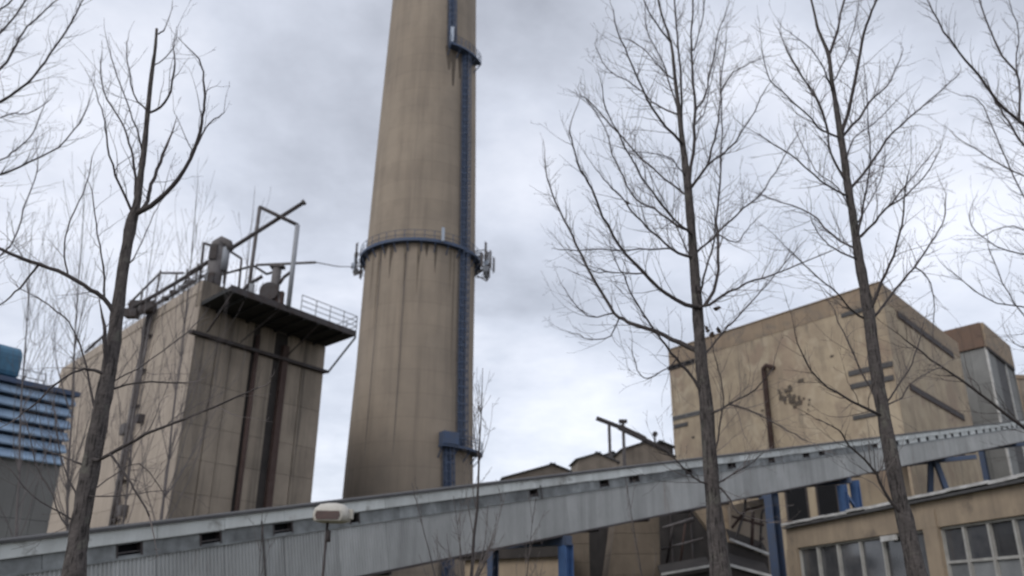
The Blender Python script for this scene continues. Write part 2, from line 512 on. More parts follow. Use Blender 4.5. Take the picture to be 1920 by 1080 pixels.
class Wall:
    """a vertical wall plane from plan point A to plan point B, outward normal towards the camera side"""
    def __init__(s, A, B):
        s.o = Vector((A.x, A.y, 0)); d = Vector((B.x - A.x, B.y - A.y, 0))
        s.L = d.length; s.u = d.normalized(); s.z = Vector((0, 0, 1))
        n = s.u.cross(s.z).normalized()
        if n.dot(CAM - s.o) < 0: n = -n
        s.n = n

    def uz(s, px, py):
        d = ray(px, py)
        t_ = (s.o - CAM).dot(s.n) / d.dot(s.n)
        p = CAM + d * t_
        return (p - s.o).dot(s.u), p.z

    def p(s, u, z, d=0):
        return s.o + s.u * u + s.n * d + Vector((0, 0, z))

    def pp(s, px, py, d=0):
        u, z = s.uz(px, py)
        return s.p(u, z, d)

    def box(s, name, mt, parent, u0_, u1, z0, z1, d0, d1):
        return place_unit(name, mt, parent, s.p((u0_ + u1) / 2, (z0 + z1) / 2, (d0 + d1) / 2),
                          (s.u, s.n, s.z), (abs(u1 - u0_), abs(d1 - d0), abs(z1 - z0)))

    def mb(s, B, u0_, u1, z0, z1, d0, d1):
        return B.box(s.p((u0_ + u1) / 2, (z0 + z1) / 2, (d0 + d1) / 2), (abs(u1 - u0_), abs(d1 - d0), abs(z1 - z0)), (s.u, s.n, s.z))


def body(A, B, depth_pts, z, name, mt, parent):
    """closed volume over a plan polygon"""
    pl = [A, B] + depth_pts
    return MB().poly_prism([Vector((p.x, p.y, 0)) for p in pl], [Vector((p.x, p.y, z)) for p in pl]).build(name, mt, parent)


# ------------------------------------------------------------------ the ground
g = MB().corners([(-1500, -300, -0.5), (1500, -300, -0.5), (1500, 2500, -0.5), (-1500, 2500, -0.5),
                  (-1500, -300, 0), (1500, -300, 0), (1500, 2500, 0), (-1500, 2500, 0)]).build('ground', 'ground')
tag(g, kind='structure')
g = MB().corners([(-60, -6, -0.1), (60, -6, -0.1), (60, 5, -0.1), (-60, 5, -0.1),
                  (-60, -6, 0.004), (60, -6, 0.004), (60, 5, 0.004), (-60, 5, 0.004)]).build('road', 'asphalt')
tag(g, kind='structure')
g = MB().corners([(-60, 5, 0), (60, 5, 0), (60, 5.2, 0), (-60, 5.2, 0),
                  (-60, 5, 0.13), (60, 5, 0.13), (60, 5.2, 0.13), (-60, 5.2, 0.13)]).build('kerb', 'greywall')
tag(g, kind='structure')

# ================================================================== tall chimney
CH_Y = 90.0
cbx = P(770, 920, CH_Y).x; ctx = P(812, 2, CH_Y).x
CX = (cbx + ctx) / 2
CC = Vector((CX, CH_Y, 0))
# radius from the silhouette width at four heights
prof = []
for py, xl, xr in ((1040, 643, 893), (920, 649, 893), (700, 674, 894), (500, 690, 896), (300, 706, 893), (0, 735, 891)):
    z = P((xl + xr) / 2, py, CH_Y).z
    p = P((xl + xr) / 2, py, CH_Y)
    prof.append((z, (xr - xl) / 2 * mpp(p) * 0.992))


def R_at(z):
    if z <= prof[0][0]:
        s_ = (prof[1][1] - prof[0][1]) / (prof[1][0] - prof[0][0])
        return prof[0][1] + s_ * (z - prof[0][0]) * 0.7
    for (z0, r0_), (z1, r1) in zip(prof, prof[1:]):
        if z <= z1:
            return r0_ + (r1 - r0_) * (z - z0) / (z1 - z0)
    z0, r0_ = prof[-2]; z1, r1 = prof[-1]
    return r1 + (r1 - r0_) / (z1 - z0) * (z - z1) * 0.8


chim = thing('chimney', 'very tall tapering concrete chimney with dark blue ladder and ring platform, rising at the middle', 'chimney', (CX, CH_Y, 0))
B = MB(); ns = 96
zs = [0] + [prof[0][0] + (118 - prof[0][0]) * i / 40 for i in range(41)]
for z in zs:
    for j in range(ns):
        a = 2 * math.pi * j / ns
        B.v.append(CC + Vector((math.cos(a) * R_at(z), math.sin(a) * R_at(z), z)))
for i in range(len(zs) - 1):
    for j in range(ns):
        a = i * ns + j; b_ = i * ns + (j + 1) % ns
        B.f.append((a, b_, b_ + ns, a + ns))
B.f.append(tuple(range((len(zs) - 1) * ns, len(zs) * ns)))
B.build('shaft', 'shaft', chim, True)


def ch_pt(phi, z, off=0.0):
    r = R_at(z) + off
    return CC + Vector((math.cos(phi) * r, math.sin(phi) * r, z))


def ch_phi(px, z):
    best = None
    for i in range(720):
        ph = -math.pi + math.pi * i / 720
        x_, y_, _ = proj(ch_pt(ph, z))
        q = abs(x_ - px)
        if best is None or q < best[0]: best = (q, ph)
    return best[1]


def ch_z(px, py):
    """height on the shaft's near side seen at px, py"""
    lo, hi = 1, 117
    for _ in range(40):
        md = (lo + hi) / 2
        ph = ch_phi(px, md) if _ > 30 else ch_phi(px, md)
        if proj(ch_pt(ph, md))[1] > py: lo = md
        else: hi = md
        if hi - lo < 0.05: break
    return (lo + hi) / 2


def arc_deck(root, name, z, ph0, ph1, r_in, r_out, th, mt, seg=64):
    Bd = MB(); k = max(2, int(seg * abs(ph1 - ph0) / 6.28))
    for i in range(k):
        a = ph0 + (ph1 - ph0) * i / k; b2 = ph0 + (ph1 - ph0) * (i + 1) / k
        Bd.corners([ch_pt(a, z, r_in), ch_pt(b2, z, r_in), ch_pt(b2, z, r_out), ch_pt(a, z, r_out)] +
                   [q + Vector((0, 0, th)) for q in (ch_pt(a, z, r_in), ch_pt(b2, z, r_in), ch_pt(b2, z, r_out), ch_pt(a, z, r_out))])
    return Bd.build(name, mt, root)


def arc_rail(root, z, ph0, ph1, off, heights=(0.5, 1.1), r=0.035, posts=20, name='railing', mt='bluedark', full=False):
    Bd = MB(); k = max(6, int(64 * abs(ph1 - ph0) / 6.28))
    for h in heights:
        Bd.tube([ch_pt(ph0 + (ph1 - ph0) * i / k, z, off) + Vector((0, 0, h)) for i in range(k + 1)], r, 4)
    for i in range(posts + 1):
        a = ph0 + (ph1 - ph0) * i / posts
        p = ch_pt(a, z, off)
        Bd.bar(p, p + Vector((0, 0, heights[-1])), r * 1.8)
    return Bd.build(name, mt, root)


ZR = ch_z(800, 456)             # ring platform
DO = 0.68
arc_deck(chim, 'ring_deck', ZR, 0, 2 * math.pi, -0.05, DO, 0.10, 'bluedark', 96)
arc_deck(chim, 'toe_board', ZR + 0.1, 0, 2 * math.pi, DO - 0.04, DO, 0.25, 'bluedark', 96)
arc_rail(chim, ZR + 0.1, 0, 2 * math.pi, DO - 0.03, (0.6, 1.2), 0.035, 40)
for i in range(28):             # brackets under the deck
    a = 2 * math.pi * (i + 0.5) / 28
    Bd = MB()
    p0 = ch_pt(a, ZR - 1.0, 0.0); p1 = ch_pt(a, ZR, DO - 0.1); p2 = ch_pt(a, ZR - 0.06, 0)
    Bd.bar(p0, p1, 0.09); Bd.bar(p2, p1 - Vector((0, 0, 0.06)), 0.09)
    Bd.build('bracket', 'bluedark', chim)
# soot and rust running down from the deck's brackets: thin crusts standing 4 mm proud
for px, dz, w in ((711, 9.5, .34), (733, 4, .3), (760, 5, .3), (785, 6.0, .34), (786, 2.6, .5), (817, 3.4, .34), (845, 5.5, .3),
                  (852, 16, .22), (712, 3.2, .6), (760, 2.0, .5), (735, 1.8, .55), (722, 1.5, .5), (800, 1.6, .4), (700, 6, .3)):
    ph = ch_phi(px, ZR - 1)
    Bd = MB(); n_ = 14
    for k in range(n_):
        za = ZR - 0.1 - dz * k / n_; zb = ZR - 0.1 - dz * (k + 1) / n_
        wa = w * (1 - (k / n_) ** 1.6) * random.uniform(.8, 1.1); wb = w * (1 - ((k + 1) / n_) ** 1.6)
        ra = R_at(za)
        q = [ch_pt(ph - wb / ra / 2, zb, .0), ch_pt(ph + wb / ra / 2, zb, .0), ch_pt(ph + wb / ra / 2, zb, .02), ch_pt(ph - wb / ra / 2, zb, .02),
             ch_pt(ph - wa / ra / 2, za, .0), ch_pt(ph + wa / ra / 2, za, .0), ch_pt(ph + wa / ra / 2, za, .02), ch_pt(ph - wa / ra / 2, za, .02)]
        Bd.corners(q)
    Bd.build('soot_streak', 'stain' if dz < 5 else 'stain_soft', chim)


# antennas round the ring
def antenna(px, h0, h1, off, mt='antenna', w=0.3):
    z = ZR
    ph = ch_phi(px, z) if isinstance(px, (int, float)) and px > 10 else px
    Bd = MB(); p = ch_pt(ph, z, off)
    Bd.box(p + Vector((0, 0, (h0 + h1) / 2)), (w, 0.14, h1 - h0), (Vector((-math.sin(ph), math.cos(ph), 0)), Vector((math.cos(ph), math.sin(ph), 0)), Vector((0, 0, 1))))
    o = Bd.build('antenna', mt, chim); sub(o, chim)
    Bd = MB(); Bd.tube([ch_pt(ph, z, off - 0.14) + Vector((0, 0, h0 - .2)), ch_pt(ph, z, off - 0.14) + Vector((0, 0, h1 + .2))], 0.045, 5)
    Bd.bar(ch_pt(ph, z, 0.7) + Vector((0, 0, h0 + .3)), ch_pt(ph, z, off - .1) + Vector((0, 0, h0 + .3)), 0.07)
    Bd.build('antenna_mast', 'steel', o)


for a, o_, h0, h1 in ((0.02, 1.7, -1.4, .4), (0.10, 1.55, 0.3, 2.1), (-0.10, 1.9, -0.6, 1.5), (-0.22, 1.5, 0.0, 2.2), (-0.02, 2.25, -.8, .9), (0.2, 1.6, -1.2, .5),
                      (-0.32, 1.3, -1.1, .6),
                      (math.pi + .05, 1.3, -.6, 1.3), (math.pi - .12, 1.5, -.2, 1.8), (math.pi + .2, 1.25, -1.4, .3), (math.pi + .3, 1.2, 0.2, 1.7),
                      (math.pi - .25, 1.2, -1.0, .6)):
    antenna(a, h0, h1, o_, 'antenna' if random.random() < .6 else 'steel', random.choice((.22, .3, .36)))
random.seed(3)
for a in (0.0, -.12, -.26, .12, math.pi, math.pi + .14, math.pi - .18):       # raking struts and brackets of the aerials
    for k in range(3):
        z_ = random.uniform(-1.5, 1.2)
        MB().bar(ch_pt(a + random.uniform(-.05, .05), ZR, .2) + Vector((0, 0, z_)), ch_pt(a + random.uniform(-.08, .08), ZR, random.uniform(1.2, 1.9 if a < 1 else 1.35)) + Vector((0, 0, z_ + random.uniform(-.9, 1.1))), .09).build('aerial_strut', 'steel', chim)
for a, zz_ in ((-.08, .1), (.08, -1.0), (math.pi + .1, -.5)):
    MB().box(ch_pt(a, ZR, 1.35) + Vector((0, 0, zz_)), (.5, .4, .6)).build('radio_unit', 'antenna', chim)
antenna(824, 0.1, 1.7, 1.0, 'antenna', .32)
for a in (math.pi - .05, 0.05, -.15):            # dish antennas
    p = ch_pt(a, ZR, 1.25) + Vector((0, 0, -.9))
    MB().tube([p, p + Vector((0.05, -.12, 0)), p + Vector((.1, -.3, 0))], [.12, .38, .4], 12).build('dish_antenna', 'galv', chim, False)


def ladder(px0, py0, px1, py1, w=0.95, z0=None, z1=None):
    z1 = ch_z(px0, py0) if z1 is None else z1
    z0 = ch_z(px1, py1) if z0 is None else z0
    pa = ch_phi(px0, z1); pb = ch_phi(px1, z0)
    n_ = max(2, int((z1 - z0) / 1.2))

    def at(t, off, side):
        z = z0 + (z1 - z0) * t; ph = pb + (pa - pb) * t
        return ch_pt(ph + side / R_at(z), z, off)
    B1 = MB(); ts = [i / n_ for i in range(n_ + 1)]
    for sgn in (-1, 1):
        for t0, t1 in zip(ts, ts[1:]):
            B1.bar(at(t0, .22, sgn * w * .33), at(t1, .22, sgn * w * .33), .10)
    lad = B1.build('ladder_rail', 'bluedark', chim)
    B2 = MB()
    for t0, t1 in zip(ts, ts[1:]):
        B2.corners([at(t0, .06, -w * .36), at(t0, .06, w * .36), at(t0, .11, w * .36), at(t0, .11, -w * .36),
                    at(t1, .06, -w * .36), at(t1, .06, w * .36), at(t1, .11, w * .36), at(t1, .11, -w * .36)])
    B2.build('ladder_backing', 'bluedark', chim)
    B3 = MB(); m_ = int((z1 - z0) / .32)
    for i in range(m_):
        B3.bar(at(i / m_, .22, -w * .33), at(i / m_, .22, w * .33), .05)
    tag(B3.build('ladder_rungs', 'bluedark', chim), kind='stuff')
    B4 = MB(); m_ = int((z1 - z0) / .9)
    for i in range(m_ + 1):
        t = i / max(1, m_)
        pts = []
        for k in range(9):
            a = math.pi * k / 8
            pts.append(at(t, .22 + math.sin(a) * .72, math.cos(a) * w * .5))
        for a_, b_ in zip(pts, pts[1:]): B4.bar(a_, b_, .07)
    for a in (.0, .2, .4, .6, .8, 1.0):
        a *= math.pi
        for t0, t1 in zip(ts, ts[1:]):
            B4.bar(at(t0, .22 + math.sin(a) * .72, math.cos(a) * w * .5), at(t1, .22 + math.sin(a) * .72, math.cos(a) * w * .5), .07)
    B4.build('safety_cage', 'bluedark', chim)
    # cable clipped beside the ladder
    B5 = MB()
    for t0, t1 in zip(ts, ts[1:]):
        B5.bar(at(t0, .08, -w * .62), at(t1, .08, -w * .62), .08)
    B5.build('cable', 'steel', chim)
    return z0, z1


ZU = ch_z(868, 100); ZL = ch_z(850, 838)
ladder(850, -60, 846, 92, .95, ZU, 100)
ladder(871, 100, 862, 832, 1.1, ZL, ZU)
ladder(838, 838, 834, 1075, 1.15, 2.0, ZL)
# small platforms where the ladder steps across
for (pa_, pb_, zp, nm) in ((840, 888, ZU, 'upper'), (822, 887, ZL, 'lower')):
    a0 = ch_phi(pa_, zp); a1 = ch_phi(pb_, zp)
    arc_deck(chim, 'rest_platform', zp - .25, a0, a1, -0.02, 1.05, .25, 'bluedark', 60)
    arc_rail(chim, zp, a0, a1, 1.0, (.4, .75, 1.15), .04, 8)
    for i in range(5):
        a = a0 + (a1 - a0) * i / 4
        MB().bar(ch_pt(a, zp - 1.3, 0), ch_pt(a, zp - .2, .95), .1).build('platform_bracket', 'bluedark', chim)
for dx, w_, l_ in ((0, .55, 3.4), (8, .4, 5.5), (20, .4, 4)):
    ph = ch_phi(843 + dx, ZU)
    ra = R_at(ZU)
    MB().corners([ch_pt(ph - .1 / ra, ZU - l_, 0), ch_pt(ph + .1 / ra, ZU - l_, 0), ch_pt(ph + .1 / ra, ZU - l_, .02), ch_pt(ph - .1 / ra, ZU - l_, .02),
                  ch_pt(ph - w_ / ra, ZU, 0), ch_pt(ph + w_ / ra, ZU, 0), ch_pt(ph + w_ / ra, ZU, .02), ch_pt(ph - w_ / ra, ZU, .02)]).build('soot_streak', 'stain', chim)
ph = ch_phi(842, ZU)
MB().box(ch_pt(ph, ZU, .9) + Vector((0, 0, 1.2)), (.4, .3, 2.2)).build('antenna', 'antenna', chim)
a0 = ch_phi(822, ZL); a1 = ch_phi(846, ZL)
B = MB()
B.corners([ch_pt(a0, ZL, .1), ch_pt(a1, ZL, .1), ch_pt(a1, ZL, 1.2), ch_pt(a0, ZL, 1.2)] +
          [q + Vector((0, 0, 1.25)) for q in (ch_pt(a0, ZL, .1), ch_pt(a1, ZL, .1), ch_pt(a1, ZL, 1.2), ch_pt(a0, ZL, 1.2))])
B.build('guard_box', 'bluedark', chim)
for ph in (ch_phi(742, 20), ch_phi(690, 20)):
    MB().tube([ch_pt(ph, z, .05) for z in (2, 20, ZR)], .03, 4).build('lightning_cable', 'steel', chim)

# ================================================================== concrete hopper building, left
A = P(382, 525, 60); ZT = A.z
ZC = P(388, 572, 60).z
Bc = PZ(611, 650, ZC)
Cc = PZ(116, 692, ZT)
WF = Wall(A, Bc); WL = Wall(A, Cc)
silo = thing('bunker_building', 'tall windowless concrete panel building with dark roof canopy, between blue building and chimney', 'building', (A.x, A.y, 0))
ins = 0.14
a_ = A - WF.n * ins - WL.n * ins; b_ = Bc - WF.n * ins - WF.u * 0.02; c_ = Cc - WL.n * ins - WL.u * 0.02
d_ = b_ + (c_ - a_)
body(a_, b_, [d_, c_], ZT - 0.02, 'core_wall', 'core', silo)
zb = WF.uz(370, 627)[1]
zrow = [0, 3.6, WF.uz(312, 985)[1], WF.uz(321, 921)[1], WF.uz(337, 857)[1], WF.uz(350, 793)[1], WF.uz(357, 712)[1], zb - .15]
us = [0.02] + [WF.uz(px, py)[0] for px, py in ((367, 925), (396, 925), (438, 925), (451, 925), (483, 925), (509, 925), (541, 925))] + [WF.L]
G = 0.022
for i in range(len(us) - 1):
    if i in (3, 5):
        continue
    for z0, z1 in zip(zrow, zrow[1:]):
        dd = (0.0, .03, -.03, 0, .0, 0, -.01, .02)[i]
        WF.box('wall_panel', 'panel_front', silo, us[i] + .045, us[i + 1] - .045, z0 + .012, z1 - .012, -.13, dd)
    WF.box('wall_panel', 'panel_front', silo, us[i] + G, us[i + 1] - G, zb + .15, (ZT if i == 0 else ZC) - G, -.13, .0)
for i in (3, 5):
    WF.box('recess', 'darkshed', silo, us[i], us[i + 1], 0, ZC - .1, -.13, -.10)
MB().tube([WF.p((us[3] + us[4]) / 2, 0, .2), WF.p((us[3] + us[4]) / 2, ZC - 1, .2)], .19, 10).build('down_pipe', 'rust', silo, True)
WF.box('vertical_duct', 'rust', silo, us[5] + (us[6] - us[5]) * .55, us[6] - .02, 0, zb + 1.2, -.09, .28)
WF.box('corner_strip', 'panel_front', silo, us[0], us[1], ZC + .0, ZT, -.5, .0) if False else None
# upper wall above the canopy level at the near corner
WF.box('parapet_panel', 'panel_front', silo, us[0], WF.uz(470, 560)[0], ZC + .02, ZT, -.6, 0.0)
WF.box('ledge_beam', 'steeldark', silo, -.55, WF.L + .15, zb - .12, zb + .13, -.1, .42)
# side wall panels
un = [0.03] + [WL.L * k / 6 for k in range(1, 7)]
zr2 = [0, 3.6, 6.3, 9.0, 11.7, 14.4, 17.1, 19.8, ZT - .9]
for k0, k1 in zip(un, un[1:]):
    for z0, z1 in zip(zr2, zr2[1:]):
        WL.box('wall_panel', 'panel_side', silo, k0 + .012, k1 - .012, z0 + .012, z1 - .012, -.13, 0)
    WL.box('roof_edge_panel', 'panel_side', silo, k0 + .012, k1 - .012, ZT - .88, ZT, -.13, .06)
# canopy slab
OL = PZ(432, 544, ZC); OR = PZ(667, 630, ZC)
IL = WF.p(0.1, 0, 0); IR = WF.p(WF.L, 0, 0)
cl = [Vector((IL.x, IL.y, ZC)), Vector((OL.x, OL.y, ZC)), Vector((OR.x, OR.y, ZC)), Vector((IR.x, IR.y, ZC))]
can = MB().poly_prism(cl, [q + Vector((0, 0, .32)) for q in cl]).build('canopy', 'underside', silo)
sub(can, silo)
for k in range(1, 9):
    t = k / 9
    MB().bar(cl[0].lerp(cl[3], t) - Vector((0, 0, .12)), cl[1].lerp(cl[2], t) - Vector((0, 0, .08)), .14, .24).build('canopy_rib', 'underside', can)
MB().bar(OL + Vector((0, 0, .18)), OR + Vector((0, 0, .18)), .1, .5).build('canopy_edge', 'steeldark', can)
B = MB()


def brace(p0, p1, nm='brace', mt='steeldark', w=.12):
    return MB().bar(p0, p1, w).build(nm, mt, silo)


brace(OL.lerp(OR, .02) - Vector((0, 0, .1)), WF.pp(383, 624, .35))
brace(OR - Vector((0, 0, .1)), WF.pp(611, 700, .2))
brace(OL.lerp(OR, .36) - Vector((0, 0, .1)), WF.p(WF.L * .30, zb + .3, .3), w=.08)
brace(OL.lerp(OR, .68) - Vector((0, 0, .1)), WF.p(WF.L * .66, zb + .3, .3), w=.08)
# pipes on the side wall
up_ = WL.uz(286, 600)[0]
for k, (du, rr) in enumerate(((-.42, .12), (.42, .17))):
    MB().tube([WL.p(up_ + du, 0, .3), WL.p(up_ + du, ZT + .8, .3)], rr, 8).build('riser_pipe', 'steel', silo, True)
for z in range(2, 24, 3):
    WL.box('pipe_clamp', 'steeldark', silo, up_ - .7, up_ + .7, z, z + .12, 0.01, .35)
for px, py, s_ in ((240, 806, .55), (268, 786, .4), (236, 958, .5)):
    u, z = WL.uz(px, py)
    WL.box('junction_box', 'steel' if s_ > .45 else 'steeldark', silo, u - s_, u + s_, z - s_ * .8, z + s_ * .8, .02, .5)
# roof slab
MB().poly_prism([Vector((q.x, q.y, ZT - .25)) for q in (A, Bc, Bc + (Cc - A), Cc)],
                [Vector((q.x, q.y, ZT - .03)) for q in (A, Bc, Bc + (Cc - A), Cc)]) if False else None


def railing(root, pts, h=1.1, step=1.6, r=.03, mt='galv', rails=(.55, 1.1), nm='railing'):
    B_ = MB()
    for a, b2 in zip(pts, pts[1:]):
        a = Vector(a); b2 = Vector(b2)
        n_ = max(1, int((b2 - a).length / step))
        for i in range(n_ + 1):
            p = a.lerp(b2, i / n_); B_.bar(p, p + Vector((0, 0, h)), r * 2)
        for q in rails:
            B_.bar(a + Vector((0, 0, q)), b2 + Vector((0, 0, q)), r * 1.8)
    return B_.build(nm, mt, root)


railing(silo, [OL.lerp(OR, .52) + Vector((0, 0, .4)), OR + Vector((0, 0, .4)), Vector((IR.x, IR.y, ZC + .4))], 1.35, 1.3, .03, 'galv', (.45, .9, 1.35))

# ---- equipment on its roof (all stands on the roof or canopy, 57-70 m away)
RZ = ZT
def on_roof(px, py, Y): return P(px, py, Y)
fr = thing('roof_gantry', 'tall grey pipe gantry standing on the dark canopy roof', 'gantry', P(475, 535, 62))
pa, pb, pc, pd = P(470, 556, 62), P(487, 388, 62), P(558, 422, 61), P(544, 590, 61)
pa.z = min(pa.z, ZC + .3); pd.z = min(pd.z, ZC + .4)
pa = Vector((pb.x + (pa.x - pb.x) * .0, pb.y, ZC + .3)); pd = Vector((pc.x, pc.y, ZC + .3))
MB().tube([pa, pb], .15, 8).build('post', 'steel', fr, True)
MB().tube([pd, pc], .19, 8).build('post', 'galv', fr, True)
MB().tube([pb, pc], .15, 8).build('top_bar', 'steeldark', fr, True)
b1 = thing('boom', 'long slanting dark pipe crossing the roof gantry and pointing up to the right', 'pipe', P(430, 468, 61.5))
q0, q1 = P(352, 514, 62.5), P(572, 378, 61.4)
MB().tube([q0, P(430, 468, 62.2), q1], .17, 8).build('tube', 'steeldark', b1, True)
MB().tube([q1 - (q1 - q0).normalized() * .25, q1], .24, 8).build('end_flange', 'steel', b1, True)
B = MB(); B.bar(P(430, 468, 62.2), Vector((P(430, 468, 62.2).x, 62.2, RZ)), .14); B.build('prop', 'steel', b1)

cyc = thing('dust_collector', 'pale ribbed dust collector with dark hooded top at the near roof corner', 'dust collector', Vector((P(403, 520, 62).x, 62, RZ)))
cb, ctp = P(401, 522, 62), P(409, 466, 62)
cb.z = RZ - .1; cb.x = ctp.x
MB().tube([cb, cb + Vector((0, 0, .6)), ctp], [.35, .62, .62], 12).build('barrel', 'steel', cyc, True)
MB().tube([ctp + Vector((.5, .1, -1.9)), ctp + Vector((.55, .1, .0))], .42, 12).build('filter_tube', 'galv', cyc, True)
MB().tube([ctp, ctp + Vector((0, 0, .35)), ctp + Vector((.25, 0, .65)), ctp + Vector((.8, 0, .45)), ctp + Vector((1.0, 0, -.1))], [.62, .58, .45, .34, .3], 10).build('hood', 'steel', cyc, True)
MB().box(ctp + Vector((-.1, -.6, -.6)), (.6, .3, 1.2)).build('access_plate', 'steeldark', cyc)
MB().box(cb + Vector((-.1, -.5, .8)), (.7, .5, .9)).build('drive_unit', 'steeldark', cyc)


def pix_frame(name, label, cat, pts, Y, r, mt, base=None, part='tube'):
    P_ = [P(px, py, Y) for px, py in pts]
    loc = Vector((P_[0].x, P_[0].y, min(p.z for p in P_)))
    o = thing(name, label, cat, loc)
    for a, b2 in zip(P_, P_[1:]):
        MB().tube([a, b2], r, 7).build(part, mt, o, True)
    return o


pix_frame('guard_frame', 'short dark tube frame left of the dust collector', 'frame', [(374, 535), (382, 456), (402, 462)], 62.5, .11, 'steeldark')
pix_frame('guard_frame', 'bent grey tube frame just right of the dust collector', 'frame', [(420, 532), (424, 480), (413, 466)], 62.2, .11, 'steel')
pix_frame('guard_frame', 'thin bent frame under the slanting pipe, right of the dust collector', 'frame', [(447, 548), (453, 485), (430, 470)], 62.6, .10, 'steel')
pix_frame('roof_pipe', 'angled dark pipe run between the gantry posts', 'pipe', [(402, 518), (440, 508), (475, 498), (500, 514), (524, 506)], 62.4, .10, 'steeldark')
pix_frame('roof_pipe', 'stubby inclined pipe at the foot of the tall gantry', 'pipe', [(452, 548), (468, 532), (492, 518)], 61.2, .15, 'steeldark')
o = pix_frame('roof_pipe', 'short kinked pipe beside the stout vent pipe', 'pipe', [(524, 532), (532, 520), (548, 508)], 61.4, .13, 'steeldark')
wd = thing('winch_drum', 'dark round winch drum beside a pale vent pipe on the canopy roof', 'winch', Vector((P(508, 565, 61).x, 61, ZC + .32)))
c0 = P(506, 548, 61)
MB().tube([c0 + Vector((0, -.25, 0)), c0 + Vector((0, .35, 0))], .62, 16).build('drum', 'steeldark', wd, False)
MB().tube([c0 + Vector((0, -.32, 0)), c0 + Vector((0, -.25, 0))], .75, 16).build('flange', 'steeldark', wd, False)
B = MB(); B.bar(c0 + Vector((-.7, 0, 0)), Vector((c0.x - .9, 61, ZC + .3)), .14); B.bar(c0 + Vector((.7, 0, 0)), Vector((c0.x + .9, 61, ZC + .3)), .14); B.build('stand', 'steel', wd)
MB().box(c0 + Vector((-1.5, .1, -.1)), (.35, .3, 1.6)).build('side_plate', 'galv', wd)
MB().box(c0 + Vector((-2.1, .1, -.2)), (.5, .4, .5)).build('motor', 'steeldark', wd)
MB().box(c0 + Vector((.75, .2, -.5)), (.6, .5, 1.2)).build('gearbox', 'rust', wd)
vd = thing('vent_pipe', 'stout pale vent pipe with square cap behind the winch drum', 'vent', Vector((P(521, 560, 62).x, 62, ZC + .32)))
v1 = P(520, 502, 62)
MB().tube([Vector((v1.x, 62, ZC + .3)), v1], .36, 10).build('tube', 'steel', vd, True)
MB().box(v1 + Vector((0, 0, .1)), (1.1, .8, .22)).build('cap', 'steel', vd)
cb_ = thing('overhead_beam', 'thin horizontal steel beam reaching right from the vent pipe towards the chimney', 'beam', P(480, 495, 63))
MB().bar(P(480, 497, 63), P(592, 492, 63), .16).build('beam', 'steel', cb_)
MB().bar(P(520, 497, 63), Vector((P(520, 497, 63).x, 63, ZC + .3)), .16).build('post', 'steel', cb_)
B = MB(); B.tube([P(592, 492, 63), P(635, 500, 72), P(686, 500, 86)], .045, 4)
tag(B.build('cable', 'steeldark'), 'thin cable slung from the roof beam to the chimney ring', 'cable')

# pipe rack along the left roof edge
rk = thing('roof_pipe_rack', 'dark pipe rack running along the left roof edge behind the tree trunk', 'pipe rack', WL.p(2, ZT, -.6))
for pts, r_, Y_ in (([(238, 583), (300, 548), (380, 500)], .17, 66), ([(262, 590), (330, 548), (384, 516)], .12, 65),
                    ([(240, 572), (272, 540), (300, 512), (345, 512)], .10, 67), ([(330, 552), (352, 520), (390, 540)], .08, 65)):
    MB().tube([P(x_, y_, Y_) for x_, y_ in pts], r_, 7).build('pipe', 'steeldark', rk, True)
for x_, y0_, y1_ in ((301, 507, 565), (332, 512, 556), (268, 541, 586), (352, 504, 548), (372, 494, 535)):
    p = P(x_, y0_, 66); q = P(x_, y1_, 66); q.x = p.x; q.z = min(q.z, ZT + .5)
    MB().bar(q, p, .13).build('rack_post', 'steel', rk)
p = P(268, 576, 66.5)
MB().box(p, (2.0, 1.0, .9)).build('tank', 'steeldark', rk)
MB().box(P(247, 588, 66), (1.0, .8, .7)).build('motor', 'steeldark', rk)
for x_, y_ in ((310, 560), (325, 548), (341, 540), (356, 530)):
    MB().box(P(x_, y_, 65.6), (.5, .4, .3)).build('valve', 'steeldark', rk)
railing(silo, [WL.p(.3, ZT, -.3), WL.p(WL.L - .2, ZT, -.3)], 1.15, 1.7, .03, 'galv')
B = MB()
B.tube([P(160, 660, 74), P(196, 628, 72)], .12, 6)
tag(B.build('roof_pipe', 'steeldark'), 'short inclined dark pipe on the far roof edge left of the tree trunk', 'pipe')

# ================================================================== blue louvred building
BA = P(141, 741, 45); BZT = BA.z
BB = PZ(0, 710, BZT)
dirn = (BB - BA); BB2 = BA + dirn * 1.5
WB = Wall(BA, BB2)
blu = thing('louvred_building', 'building with faded blue louvre bands over a grey wall, at the left edge', 'building', (BA.x, BA.y, 0))
zbb = WB.uz(0, 856)[1]
c2 = BA - WB.n * 14 + WB.u * 0.0
body(BA - WB.n * .35, BB2 - WB.n * .35, [BB2 - WB.n * 14, BA - WB.n * 14], BZT - .1, 'core_wall', 'bluegap', blu)
nb = 6
hh = (BZT - zbb) / nb
LV = MB()
Lw = WB.L / 3
prof_ = [(-.30, 0), (.28, -.02), (.30, .06), (.02, hh * .66), (-.02, hh * .72), (-.30, hh * .72)]
for k in range(2):
    x0_, x1_ = (0, 1)
LVm = MB(); n_ = len(prof_)
for xx in (-.5, .5):
    for d0, z0 in prof_:
        LVm.v.append(Vector((xx, d0, z0)))
LVm.f.append(tuple(range(n_))); LVm.f.append(tuple(reversed(range(n_, 2 * n_))))
for i in range(n_):
    j = (i + 1) % n_
    LVm.f.append((i, i + n_, j + n_, j))
me = bpy.data.meshes.new('louvre'); me.from_pydata([tuple(v) for v in LVm.v], [], LVm.f); me.materials.append(M_['bluelouvre'])
for i in range(nb):
    for k in range(3):
        place_unit('louvre', 'bluelouvre', blu, WB.p(Lw * (k + .5), zbb + i * hh, .0), (WB.u, WB.n, WB.z), (Lw - .02, 1, 1), me)
